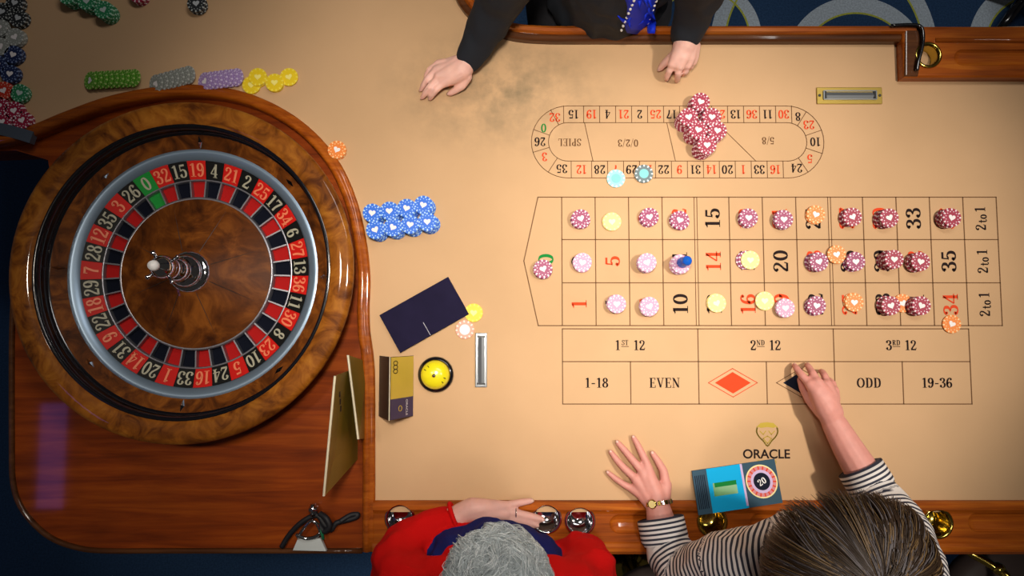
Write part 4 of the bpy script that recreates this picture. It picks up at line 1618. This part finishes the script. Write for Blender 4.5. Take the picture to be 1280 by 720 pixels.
# ---------- seated person in the red sweater
man = empty('person', tuple(P(622, 730, FLOORZ)))
tag(man, 'grey-haired person in a red sweater with navy chest band, forearm on the rail', 'person')
m_head = P(622, 733, .39)
fwd_m, up_m = Vector((0.02, .80, -.60)), Vector((0, .60, .80))
torso_m = [W4((622, 765, -.30, .13), (622, 755, -.10, .12), (619, 716, .07, .105), (620, 728, .16, .095), (622, 745, .23, .065)),
           W4((585, 713, .09, .085), (620, 711, .09, .092), (655, 722, .09, .088)),
           W4((512, 745, .20, .058), (560, 748, .21, .065), (622, 750, .22, .068), (690, 748, .21, .065), (724, 745, .20, .058))]
larm_m = W4((512, 745, .20, .058), (497, 712, .12, .050), (503, 688, .06, .044), (536, 663, .04, .034), (574, 646, .036, .026))
rarm_m = W4((724, 745, .20, .058), (738, 715, .12, .050), (728, 696, .06, .042), (700, 700, .03, .034), (684, 706, .02, .030))
neck_m = [[(m_head.x, m_head.y - .06, .26, .056), (m_head.x, m_head.y - .01, .34, .055)]]
hz = .028
hand_m = [W4((574, 644, .036, .025), (590, 636, .04, .025), (604, 635, .042, .021), (622, 633.5, .038, .015), (634, 632.5, .034, .011)),
          W4((590, 639, .038, .024), (606, 640, .04, .021), (632, 642, .036, .014)),
          W4((596, 644, .032, .018), (616, 648, .034, .016)),
          W4((632, 632, .034, .0095), (645, 629, .030, .0085), (655, 627.5, .026, .0078), (664, 626, .024, .0066)),
          W4((632, 639, .036, .0098), (648, 642, .034, .0092), (662, 645, .03, .0086), (677, 649, .026, .0074)),
          W4((628, 645, .036, .0098), (644, 649, .034, .0092), (658, 653, .03, .0086), (670, 656, .026, .0076)),
          W4((622, 649, .034, .0098), (638, 655, .032, .0092), (652, 660, .028, .0084), (662, 663, .026, .0076)),
          W4((604, 650, .03, .012), (620, 659, .03, .010), (632, 665, .028, .0085))]
hand_m2 = [W4((684, 706, .02, .026), (675, 712, .022, .024), (664, 722, .024, .018)), W4((664, 722, .024, .010), (652, 732, .022, .008)), W4((660, 716, .024, .010), (645, 724, .02, .008)), W4((658, 710, .024, .010), (642, 715, .02, .008)), W4((660, 705, .024, .010), (646, 706, .02, .008)), W4((675, 702, .02, .011), (662, 697, .02, .009))]
legs_m = []
for s in (-1, 1):
    h0 = Vector((m_head.x + s * .10, P(622, 740, -.3).y, -.34))
    legs_m.append([(h0.x, h0.y, h0.z, .095), (h0.x + s * .03, h0.y + .18, h0.z + .0, .08), (h0.x + s * .03, h0.y + .33, h0.z - .01, .062), (h0.x + s * .03, h0.y + .31, h0.z - .26, .052), (h0.x + s * .03, h0.y + .28, FLOORZ + .06, .04), (h0.x + s * .03, h0.y + .40, FLOORZ + .046, .036)])
body_m = skin_mesh('body', torso_m + [larm_m, rarm_m] + neck_m + head_chains(m_head, fwd_m, up_m, .074) + hand_m + hand_m2 + legs_m, .0030, M['skin_red'], man, 3)
nails(hand_m, 3, man)
sweater = skin_mesh('red_sweater', [inflate(c, .012) for c in torso_m] + [inflate(larm_m[:-1], .013) + [(larm_m[-1][0] - .016, larm_m[-1][1] - .008, larm_m[-1][2], .034)], inflate(rarm_m, .010)], .006, M['banded_knit'], man, 8)
folds(sweater, .0095, 13, (1, 1.4, .8), 3)
at = sweater.data.attributes.new('band', 'FLOAT', 'POINT')


def chain_dist(p, ch):
    best = 1e9
    for a, b in zip(ch[:-1], ch[1:]):
        A_, B_ = Vector(a[:3]), Vector(b[:3])
        t = max(0, min(1, (p - A_).dot(B_ - A_) / (B_ - A_).length_squared))
        best = min(best, (p - (A_ + (B_ - A_) * t)).length - (a[3] + (b[3] - a[3]) * t))
    return best


vals = []
for v in sweater.data.vertices:
    da = min(chain_dist(v.co, larm_m[1:]), chain_dist(v.co, rarm_m[1:]))
    dt = min(chain_dist(v.co, torso_m[0]), chain_dist(v.co, torso_m[1]))
    vals.append(min(.148 - v.co.z, v.co.z + .03, da - dt - .004, (v.co.y - P(620, 745, .1).y)))
at.data.foreach_set('value', vals)
trousers = skin_mesh('trousers', [inflate(c[:-1], .010) for c in legs_m], .009, M['trouser'], man, 5)
cf = larm_m[-1]
dv = (Vector(larm_m[-1][:3]) - Vector(larm_m[-2][:3])).normalized()
cc = Vector(cf[:3]) - dv * .010 + Vector((0, .002, 0))
sd = dv.orthogonal().normalized(); sd2 = dv.cross(sd)
put('cuff', tube([cc + (sd * math.cos(t * math.pi / 12) + sd2 * math.sin(t * math.pi / 12)) * .0325 for t in range(24)], .0050, 8, closed=True), M['red_knit'], man, True)
face(m_head, fwd_m, up_m, .074, man, M['skin_red'])
rc = P(645, 641, .035)
put('finger_ring', xf(tube([(0, .0100 * math.cos(t * math.pi / 8), .0100 * math.sin(t * math.pi / 8)) for t in range(16)], .0015, 6, closed=True), Matrix.Translation(rc)), M['chrome'], man, True)


def hair_strands(name, parent, root_c, fn, n, mats, r0, seed, segs=5):
    rng = random.Random(seed)
    gs = []
    for i in range(n):
        pts = fn(rng)
        k = len(pts)
        rr = [r0 * (1 - .75 * j / (k - 1)) for j in range(k)]
        g = tube(pts, rr, 4, caps=False)
        gs.append(with_mat(g, rng.randrange(len(mats))))
    g = merge(*gs)
    o = put(name, g, mats, parent, True)
    o['kind'] = 'stuff'
    return o


def frame(f, uu):
    f = Vector(f).normalized(); uu = Vector(uu).normalized()
    return f, f.cross(uu), uu


fm, sm_, um = frame(fwd_m, up_m)
hr = .088


def hair_cap(name, c, f, s, uu, r, m, parent, amp, back=-.9, front=.25):
    """thick cap of hair over the skull, open at the face"""
    bm = bmesh.new()
    bmesh.ops.create_icosphere(bm, subdivisions=4, radius=1.0)
    rng = random.Random(3)
    for v in list(bm.verts):
        d = v.co
        if d.y > .55 and d.z < front or d.z < back:
            bm.verts.remove(v)
    V, Fc = [], []
    bm.verts.index_update()
    from mathutils import noise as nz
    for v in bm.verts:
        d = v.co
        k = 1 + amp * nz.noise(d * 3.1) + amp * .6 * nz.noise(d * 7.7)
        p = Vector(c) + (s * d.x * 1.03 + f * (d.y * 1.10 - .10) + uu * (d.z * 1.06 + .16)) * r * k
        V.append(p)
    Fc = [tuple(q.index for q in fc.verts) for fc in bm.faces]
    bm.free()
    return put(name, (V, Fc), m, parent, True)


hair_m = hair_cap('hair', m_head, fm, sm_, um, .078, M['grey_hair'], man, .05, back=-.6, front=.35)


GUIDES_M = []
_rg = random.Random(4)
while len(GUIDES_M) < 170:
    d = Vector((_rg.gauss(0, 1), _rg.gauss(0, 1), _rg.gauss(0, 1))).normalized()
    if d.z > -.55 and not (d.y > .6 and d.z < .3):
        t = Vector((_rg.gauss(0, .8), -.4 + _rg.gauss(0, .8), _rg.gauss(0, .5)))
        t = (t - d * t.dot(d)).normalized()
        GUIDES_M.append((d, t, _rg.uniform(.30, .55), _rg.uniform(-1, 1), _rg.uniform(.08, .2)))


def strand_m(rng):
    '''a short curl bending back onto the scalp'''
    d0, t, L0, ph, lift = rng.choice(GUIDES_M)
    d = (d0 + Vector((rng.gauss(0, .10), rng.gauss(0, .10), rng.gauss(0, .10)))).normalized()
    base = Vector((d.x * 1.02, d.y * 1.10 - .10, d.z * 1.05 + .16))
    w = d.cross(t)
    pts = []
    for j in range(6):
        u_ = j / 5
        q = base + t * L0 * u_ + w * .5 * ph * L0 * math.sin(u_ * 2.8) + d * (.01 + lift * math.sin(u_ * 2.9) - .06 * u_ * u_)
        q += d * rng.uniform(0, .012)
        pts.append(m_head + (sm_ * q.x + fm * q.y + um * q.z) * .078)
    return pts


hair_strands('hair_strands', man, m_head, strand_m, 5200, [M['grey_hair'], M['grey_hair2'], M['grey_hair']], .0010, 5)

# ---------- person in the striped shirt
wom = empty('person', tuple(P(1040, 735, FLOORZ)))
tag(wom, 'brown-haired person in a striped shirt reaching over the layout', 'person')
w_head = P(1058, 716, .37)
fwd_w, up_w = Vector((-.12, .72, -.68)), Vector((-.05, .68, .72))
torso_w = [W4((1040, 765, -.30, .13), (1040, 752, -.10, .115), (1040, 735, .08, .11), (1042, 738, .20, .09), (1045, 740, .25, .06)),
           W4((958, 704, .245, .062), (1000, 694, .25, .072), (1045, 706, .25, .072), (1095, 720, .245, .066), (1134, 714, .235, .060))]
larm_w = W4((958, 704, .245, .062), (908, 706, .19, .056), (858, 724, .11, .049), (838, 690, .06, .044), (828, 660, .045, .034), (822, 632, .034, .0265))
rarm_w = W4((1134, 716, .235, .060), (1128, 672, .18, .050), (1108, 636, .125, .044), (1082, 596, .085, .037), (1060, 560, .070, .032), (1042, 528, .058, .0265))
neck_w = [[(w_head.x, w_head.y - .06, .26, .048), (w_head.x, w_head.y - .01, .33, .050)]]
hand_w = [  # left hand flat on the felt
    W4((822, 632, .034, .0235), (820, 618, .032, .021), (813, 600, .030, .016), (809, 582, .024, .0105)),
    W4((822, 628, .032, .020), (812, 610, .030, .017), (803, 590, .026, .0115)),
    W4((816, 628, .030, .019), (805, 612, .028, .015), (794, 598, .024, .0110)),
    W4((814, 629, .028, .017), (800, 616, .024, .013), (791, 611, .020, .0105)),
    W4((828, 624, .030, .018), (832, 606, .024, .014)),
    W4((809, 581, .024, .0098), (803, 568, .021, .0088), (797, 556, .014, .0080), (792, 547, .009, .0064)),
    W4((802, 588, .025, .0100), (790, 574, .022, .0090), (780, 562, .015, .0082), (772, 553, .009, .0066)),
    W4((793, 597, .023, .0098), (780, 585, .020, .0088), (771, 575, .014, .0080), (763.5, 565, .009, .0064)),
    W4((790, 611, .020, .0092), (779, 605, .017, .0080), (769, 598, .012, .0072), (760, 590.5, .008, .0058)),
    W4((832, 605, .024, .0125), (829, 588, .019, .0105), (822, 576, .014, .0090), (815.5, 566.5, .010, .0070))]
hand_w2 = [  # right hand reaching
    W4((1042, 528, .058, .0235), (1033, 510, .062, .026), (1020, 488, .060, .017), (1013, 481, .056, .0125)),
    W4((1040, 515, .060, .024), (1030, 494, .062, .020), (1022, 478, .058, .0125)),
    W4((1040, 512, .058, .020), (1038, 494, .058, .016), (1034, 480, .054, .0115)),
    W4((1038, 512, .056, .018), (1042, 498, .052, .014), (1043, 488, .048, .0105)),
    W4((1012, 481, .054, .0115), (1003, 470, .044, .0104), (996, 461, .028, .0092), (993, 457, .013, .0076)),
    W4((1022, 478, .056, .0112), (1016, 467, .046, .0104), (1011, 459, .028, .0090), (1009, 456, .013, .0076)),
    W4((1034, 480, .052, .0108), (1031, 470, .042, .0098), (1028, 465, .026, .0086), (1026, 464, .014, .0074)),
    W4((1043, 488, .046, .0098), (1041, 479, .036, .0088), (1037, 475, .024, .0078), (1035, 474, .014, .0068)),
    W4((1026, 516, .052, .016), (1012, 500, .042, .013), (1004, 486, .028, .0108), (1000, 474, .016, .0085))]
legs_w = []
for s in (-1, 1):
    h0 = Vector((P(1040, 750, -.3).x + s * .10, P(1040, 750, -.3).y, -.34))
    legs_w.append([(h0.x, h0.y, h0.z, .09), (h0.x + s * .02, h0.y + .18, h0.z, .076), (h0.x + s * .02, h0.y + .33, h0.z - .01, .058), (h0.x + s * .02, h0.y + .31, h0.z - .26, .048), (h0.x + s * .02, h0.y + .28, FLOORZ + .06, .038), (h0.x + s * .02, h0.y + .39, FLOORZ + .046, .034)])
hand_w2 = slim(hand_w2, 4, .82)
hand_w = slim(hand_w, 5, .95)
body_w = skin_mesh('body', torso_w + [larm_w, rarm_w] + neck_w + head_chains(w_head, fwd_w, up_w, .074) + hand_w + hand_w2 + legs_w, .0028, M['skin_pink'], wom, 3)
nails(hand_w, 5, wom)
nails(hand_w2, 4, wom)
def back_of(a, b, d, r):
    q_ = Vector(b[:3]) - (Vector(b[:3]) - Vector(a[:3])).normalized() * d
    return (q_.x, q_.y, q_.z, r)


sl_l = inflate(larm_w[:4], .010) + [back_of(larm_w[3], larm_w[4], .036, .047)]
sl_r = inflate(rarm_w[:3], .010) + [back_of(rarm_w[2], rarm_w[3], .036, .044)]
shirt = skin_mesh('striped_shirt', [inflate(c, .011) for c in torso_w] + [sl_l, sl_r], .006, M['stripe'], wom, 8)


def stripe_attr(o, chains, freq):
    """distance along the sleeve (or across the back) for the stripe weave"""
    at = o.data.attributes.new('stripe', 'FLOAT', 'POINT')
    vals = []
    for v in o.data.vertices:
        best, val = 1e9, 0
        for ci, ch in enumerate(chains):
            acc_ = 0
            for si, (a, b) in enumerate(zip(ch[:-1], ch[1:])):
                A_, B_ = Vector(a[:3]), Vector(b[:3])
                l = (B_ - A_).length
                tu = (v.co - A_).dot(B_ - A_) / (l * l)
                t = max(0, min(1, (v.co - A_).dot(B_ - A_) / (l * l)))
                d = (v.co - (A_ + (B_ - A_) * t)).length - (a[3] + (b[3] - a[3]) * t)
                if d < best:
                    best = d
                    val = (acc_ + (tu if si in (0, len(ch) - 2) else t) * l) if ci < 2 else (v.co.x * .75 + v.co.y * .65 + v.co.z * .2)
                acc_ += l
        vals.append(val * freq + .25 * math.sin(v.co.x * 60) * .5)
    at.data.foreach_set('value', vals)


stripe_attr(shirt, [sl_l, sl_r] + torso_w, 95.0)
folds(shirt, .005, 16, (1, 1, 1), 9)
pants = skin_mesh('trousers', [inflate(c[:-1], .010) for c in legs_w], .009, M['trouser'], wom, 5)


def cuff(parent, p, d, r, m, h=.05):
    """turned-up cuff: a short flared tube with its own stripes"""
    d = Vector(d).normalized()
    p = Vector(p)
    pts = [p - d * h * .6, p - d * h * .4, p, p + d * h * .38, p + d * h * .4, p + d * h * .3]
    g = tube(pts, [r * .9, r, r, r * .99, r * .93, r * .85], 28, caps=False)
    o = put('cuff', g, m, parent, True)
    at = o.data.attributes.new('stripe', 'FLOAT', 'POINT')
    at.data.foreach_set('value', [(Vector(v) - p).dot(d) * 105 for v in g[0]])
    return o


dl_ = Vector(larm_w[5][:3]) - Vector(larm_w[4][:3])
cuff(wom, Vector(larm_w[4][:3]), dl_, .0515, M['stripe'], .055)
dr_ = Vector(rarm_w[4][:3]) - Vector(rarm_w[3][:3])
cuff(wom, Vector(rarm_w[3][:3]), dr_, .0485, M['stripe'], .055)
face(w_head, fwd_w, up_w, .074, wom, M['skin'])
fw, sw, uw = frame(fwd_w, up_w)
hair_cap('hair', w_head, fw, sw, uw, .080, M['brown_hair'], wom, .06, back=-.8, front=.3)


GUIDES = []
_rg = random.Random(21)
for _k in range(110):
    GUIDES.append((_rg.uniform(0, 6.283), _rg.uniform(-1, 1), _rg.uniform(.8, 1.2), _rg.uniform(0, 6.28), _rg.uniform(-.4, .9)))


def strand_w(rng):
    '''a lock falling from the parting over the side of the head'''
    ph, amp, rad, phase, start = rng.choice(GUIDES)
    ph += rng.gauss(0, .07)
    front = max(0.0, math.sin(ph))
    th0 = .12 + max(0, start) * .9 + rng.uniform(0, .15)
    th1 = (2.3 - 1.0 * front) * rng.uniform(.9, 1.05)
    thick = rng.uniform(0, 1)
    pts = []
    for j in range(9):
        u_ = j / 8
        th = th0 + (th1 - th0) * u_
        a_ = ph + .20 * amp * math.sin(2.4 * th + phase)
        r_ = 1.08 * (.084 + .006 * thick + .026 * rad * min(1, th / 1.5) + .003 * math.sin(5 * th + phase))
        x_ = math.sin(th) * math.cos(a_) * 1.12
        y_ = math.sin(th) * math.sin(a_) * (1.16 if math.sin(a_) > 0 else 1.05)
        z_ = math.cos(th) * 1.0
        if th > 1.75: r_ *= 1 - .12 * (th - 1.75)
        pts.append(w_head + Vector((.0, .008, .012)) + Vector((x_, y_, z_)) * r_)
    return pts


hair_strands('hair_strands', wom, w_head, strand_w, 5200, [M['brown_hair'], M['brown_hair'], M['brown_hair2'], M['brown_hair3'], M['brown_hair']], .0012, 9)

# wristwatch
wp = Vector(larm_w[5][:3]) + Vector((.003, .006, 0))
wd = (Vector(larm_w[5][:3]) - Vector(larm_w[4][:3])).normalized()
wd = (wd + Vector((.02, -.02, 0))).normalized()
s1 = wd.cross(Vector((0, 0, 1))).normalized(); s2 = s1.cross(wd)
watch = empty('wristwatch', tuple(wp))
tag(watch, 'slim gold and steel bracelet wristwatch on the wrist of the flat hand', 'watch')
for k in range(22):
    a = 2 * math.pi * k / 22
    ctr = wp + (s1 * math.cos(a) + s2 * math.sin(a) * .93) * .0290
    tx = (-s1 * math.sin(a) + s2 * math.cos(a) * .93).normalized()
    nr = wd.cross(tx)
    Mx = Matrix((tx, wd, nr)).transposed().to_4x4()
    put('bracelet_link', xf(box((0, 0, 0), (.0066, .0095, .0025), 0, .0007), Matrix.Translation(ctr) @ Mx), M['chrome'] if k % 2 else M['brass'], watch)
a = math.radians(128)
ctr = wp + (s1 * math.cos(a) + s2 * math.sin(a) * .93) * .0300
tx = (-s1 * math.sin(a) + s2 * math.cos(a) * .93).normalized()
nr = wd.cross(tx)
if nr.z < 0: nr = -nr
Mx = Matrix.Translation(ctr) @ nr.to_track_quat('Z', 'Y').to_matrix().to_4x4()
cs = put('watch_case', xf(lathe([(.0, -.002), (.0095, -.002), (.010, .001), (.0085, .003), (.008, .0028)], 28), Mx), M['brass'], watch, True)
put('watch_dial', xf(lathe([(.0082, .0026), (.0, .0027)], 28), Mx), M['yellow_ink'], watch)

# ---------- dealer
dea = empty('person', tuple(P(780, -60, FLOORZ)))
tag(dea, 'dealer in a black top with blue ribbon trim standing at the back rail', 'person')
d_head = Vector((P(785, 0).x, P(785, -120, .4).y + .06, .78))
fwd_d, up_d = Vector((0, -.86, -.5)), Vector((0, -.5, .86))
dx0 = P(768, 0, .1).x
by = P(768, -26, .10)
torso_d = [[(dx0, by.y + .05, -.15, .125), (dx0, by.y + .02, .02, .115), (dx0, by.y + .01, .12, .112), (dx0 + .01, by.y + .03, .26, .115), (dx0 + .015, by.y + .06, .42, .105), (dx0 + .02, by.y + .10, .54, .06)],
           [(dx0 - .14, by.y + .10, .50, .062), (dx0, by.y + .10, .52, .07), (dx0 + .17, by.y + .10, .50, .062)],
           [(dx0 - .05, by.y + .02, .0, .09), (dx0 + .05, by.y + .02, .0, .09)], [(dx0 - .05, by.y + .01, .12, .08), (dx0 + .06, by.y + .01, .12, .08)]]
rarm_d = [(dx0 - .14, by.y + .10, .50, .058)] + W4((646, -40, .26, .046), (624, 0, .15, .042), (606, 38, .085, .034), (586, 76, .044, .025))
larm_d = [(dx0 + .17, by.y + .10, .50, .058)] + W4((888, -50, .26, .046), (876, -12, .16, .042), (866, 18, .10, .034), (857, 46, .066, .026))
neck_d = [[(dx0 + .02, by.y + .10, .56, .052), (d_head.x, d_head.y + .03, .70, .052)]]
hand_d = [
    W4((586, 76, .044, .0225), (577, 88, .046, .024), (564, 97, .042, .018), (555, 103, .038, .0125)),
    W4((577, 84, .046, .022), (562, 91, .044, .0185), (549, 96, .040, .0125)),
    W4((574, 80, .042, .020), (560, 86, .040, .016), (546, 88, .036, .0118)),
    W4((572, 78, .038, .017), (559, 80, .036, .013), (548, 80, .032, .0105)),
    W4((556, 103, .038, .0108), (545, 112, .036, .0100), (540, 119, .022, .0088), (538, 123, .009, .0070)),
    W4((549, 97, .040, .0110), (537, 109, .036, .0102), (531, 117, .022, .0090), (528, 122, .009, .0070)),
    W4((545, 88, .036, .0106), (534, 99, .032, .0098), (529, 107, .020, .0086), (526.5, 112, .009, .0068)),
    W4((547, 80, .032, .0096), (537, 87, .028, .0088), (533, 94, .018, .0078), (532, 99, .009, .0062)),
    W4((584, 96, .038, .015), (578, 107, .028, .0120), (569, 113, .018, .0105), (562, 117, .010, .0080))]
hand_d2 = [
    W4((857, 46, .066, .023), (855, 58, .066, .026), (846, 72, .060, .017), (841, 80, .054, .0125)),
    W4((858, 56, .064, .024), (853, 72, .062, .018), (850, 82, .056, .0125)),
    W4((862, 56, .060, .022), (861, 72, .056, .016), (859, 81, .050, .0118)),
    W4((866, 58, .054, .018), (867, 70, .048, .013), (866, 77, .042, .0105)),
    W4((841, 80, .052, .0108), (837, 88, .044, .0100), (834, 95, .026, .0088), (833, 99, .010, .0072)),
    W4((850, 82, .054, .0110), (848, 91, .046, .0102), (847, 97, .028, .0090), (846, 101, .010, .0074)),
    W4((859, 81, .048, .0106), (857, 89, .038, .0098), (855, 92, .022, .0086), (854, 93, .011, .0072)),
    W4((866, 77, .040, .0096), (864, 83, .030, .0088), (862, 85, .018, .0078), (861, 85, .010, .0066)),
    W4((846, 66, .050, .015), (836, 74, .036, .0120), (829, 81, .022, .0105), (825, 86, .011, .0085))]
legs_d = []
for s in (-1, 1):
    legs_d.append([(dx0 + s * .08, by.y + .06, -.15, .10), (dx0 + s * .085, by.y + .07, -.45, .07), (dx0 + s * .085, by.y + .09, FLOORZ + .08, .045), (dx0 + s * .09, by.y - .02, FLOORZ + .045, .038)])
hand_d = slim(hand_d, 4, .80)
hand_d2 = slim(hand_d2, 4, .80)
body_d = skin_mesh('body', torso_d + [rarm_d, larm_d] + neck_d + head_chains(d_head, fwd_d, up_d, .085) + hand_d + hand_d2 + legs_d, .0028, M['skin'], dea, 3)
nails(hand_d, 4, dea)
nails(hand_d2, 4, dea)
top_d = skin_mesh('black_top', [inflate(c, .010) for c in torso_d] + [inflate(rarm_d[:-1], .011) + [(rarm_d[-1][0] + .004, rarm_d[-1][1] + .006, rarm_d[-1][2] + .004, .0335)], inflate(larm_d[:-1], .011) + [(larm_d[-1][0] + .002, larm_d[-1][1] + .004, larm_d[-1][2] + .002, .036)]], .006, M['black_cloth'], dea, 7)
folds(top_d, .005, 14, (1.2, .8, 1), 5)
trd = skin_mesh('trousers', [inflate(c[:-1], .014) for c in legs_d], .009, M['trouser'], dea, 5)
face(d_head, fwd_d, up_d, .085, dea, M['skin'])
fd, sd_, ud = frame(fwd_d, up_d)
hair_cap('hair', d_head, fd, sd_, ud, .092, M['brown_hair'], dea, .05, back=-.7, front=.3)
# ribbon and beads running down the front of the top
bpy.context.view_layer.update()
bv = bvh_of(top_d)


def on_top(px, py):
    h = surf(bv, top_d, px, py)
    return (h[0] + Vector((0, -.002, .004))) if h else P(px, py, .10)


V, Fc = [], []
rows = 15
for i in range(rows):
    py = -34 + 75 * i / (rows - 1)
    for k in range(7):
        px = 782 + 6.0 * k + 2.2 * math.sin(i * .9) * (1 if k < 3 else -1) * .6
        p = on_top(px, py)
        V.append(p + Vector((0, -.002, .004 + .004 * math.sin(i * 1.9 + k * 1.7))))
for i in range(rows - 1):
    for k in range(6):
        Fc.append((i * 7 + k, i * 7 + k + 1, (i + 1) * 7 + k + 1, (i + 1) * 7 + k))
rib = put('blue_ribbon', (V, Fc), M['ribbon'], dea, True)
md = rib.modifiers.new('t', 'SOLIDIFY'); md.thickness = .002
lp = []
for k in range(18):
    px, py = random.uniform(782, 818), random.uniform(-20, 38)
    p = on_top(px, py) + Vector((0, 0, .008))
    a = random.uniform(0, 6.28)
    dd = Vector((math.cos(a), math.sin(a), 0)) * random.uniform(.010, .020)
    put('ribbon_frill', tube([p - dd, p + Vector((0, -.003, .008)), p + dd], [.002, .0045, .001], 6), M['ribbon'], dea, True)
dd = on_top(776, 26)
put('ribbon_frill', tube([on_top(786, 33) + Vector((0, 0, .006)), on_top(778, 28) + Vector((0, 0, .010)), on_top(771, 22) + Vector((0, 0, .008))], [.006, .005, .001], 6), M['ribbon'], dea, True)
bd = []
for k in range(10):
    bd.append(ico(on_top(797 - k * 2.2 + (8 if k > 6 else 0) * .0 - 2, -8 + k * 5.2) + Vector((0, -.004, .012)), .0034, 1))
    if k < 9: bd.append(ico(on_top(822 - k * 2.0, -8 + k * 5.4) + Vector((0, -.004, .012)), .0034, 1))
o = put('bead_trim', merge(*bd), M['bead'], dea, True)
o['kind'] = 'stuff'

for lg, who in ((legs_m, man), (legs_w, wom), (legs_d, dea)):
    for c_ in lg:
        skin_mesh('shoe', [inflate(c_[-2:], .006)], .006, M['black'], who, 3)

# ------------------------------------------------------------------ stools
def stool(cx, cy, sz, label, ring_r=.20):
    root = empty('bar_stool', (cx, cy, FLOORZ))
    tag(root, label, 'stool', 'stools along the front rail')
    Ts = Matrix.Translation((cx, cy, 0))
    put('seat', xf(lathe([(.0, sz - .07), (.17, sz - .07), (.185, sz - .05), (.185, sz - .02), (.165, sz), (.0, sz)], 32), Ts), M['vinyl'], root, True)
    put('column', xf(lathe([(.03, sz - .06), (.03, FLOORZ + .06)], 20, True), Ts), M['brass'], root, True)
    put('base_plate', xf(lathe([(.0, FLOORZ + .002), (.20, FLOORZ + .002), (.20, FLOORZ + .015), (.06, FLOORZ + .04), (.03, FLOORZ + .07)], 32), Ts), M['brass'], root, True)
    return root


stool(m_head.x, P(622, 745, -.3).y, -.452, 'dark stool under the person in the red sweater')
stool(P(1040, 750, -.3).x, P(1040, 750, -.3).y, -.452, 'dark stool under the person in the striped shirt')
# empty stool whose brass back tube shows at the lower right
sc_ = P(1275, 775, -.2)
es = stool(sc_.x, sc_.y, -.20, 'empty dark stool with a brass back tube at the lower right')
arcp = catmull([tuple(P(x, y, z)) for x, y, z in [(1190, 676, -.16), (1215, 692, -.14), (1245, 710, -.12), (1262, 728, -.10), (1262, 770, -.10), (1266, 830, -.14)]], 6)
put('back_tube', tube(arcp, .010, 10), M['brass'], es, True)
kp = P(1248, 711, -.12)
put('back_tube_joint', ico(kp, .016), M['brass'], es, True)

mid = P(836, 805, -.2)
stool(mid.x, mid.y, -.20, 'empty dark stool between the two seated persons')

# black chair base on the carpet, upper right
cb = P(1262, 2, FLOORZ)
ch = empty('chair_base', (cb.x, cb.y, FLOORZ))
tag(ch, 'black five-armed chair base on the ringed carpet at the upper right', 'chair')
for k in range(5):
    a = math.radians(20 + 72 * k)
    put('base_arm', tube([(cb.x, cb.y, FLOORZ + .10), (cb.x + .13 * math.cos(a), cb.y + .13 * math.sin(a), FLOORZ + .075), (cb.x + .19 * math.cos(a), cb.y + .19 * math.sin(a), FLOORZ + .055)], [.024, .016, .012], 10), M['black_gloss'], ch, True)
    put('caster', ico((cb.x + .19 * math.cos(a), cb.y + .19 * math.sin(a), FLOORZ + .028), .027), M['black'], ch, True)
put('gas_column', xf(lathe([(.032, FLOORZ + .06), (.032, FLOORZ + .15), (.02, FLOORZ + .16), (.02, FLOORZ + .40)], 20, True), Matrix.Translation((cb.x, cb.y, 0))), M['black_gloss'], ch, True)
put('seat', xf(lathe([(.0, FLOORZ + .40), (.10, FLOORZ + .40), (.11, FLOORZ + .42), (.10, FLOORZ + .45), (.0, FLOORZ + .46)], 28), Matrix.Translation((cb.x, cb.y + .0, 0))), M['black'], ch, True)
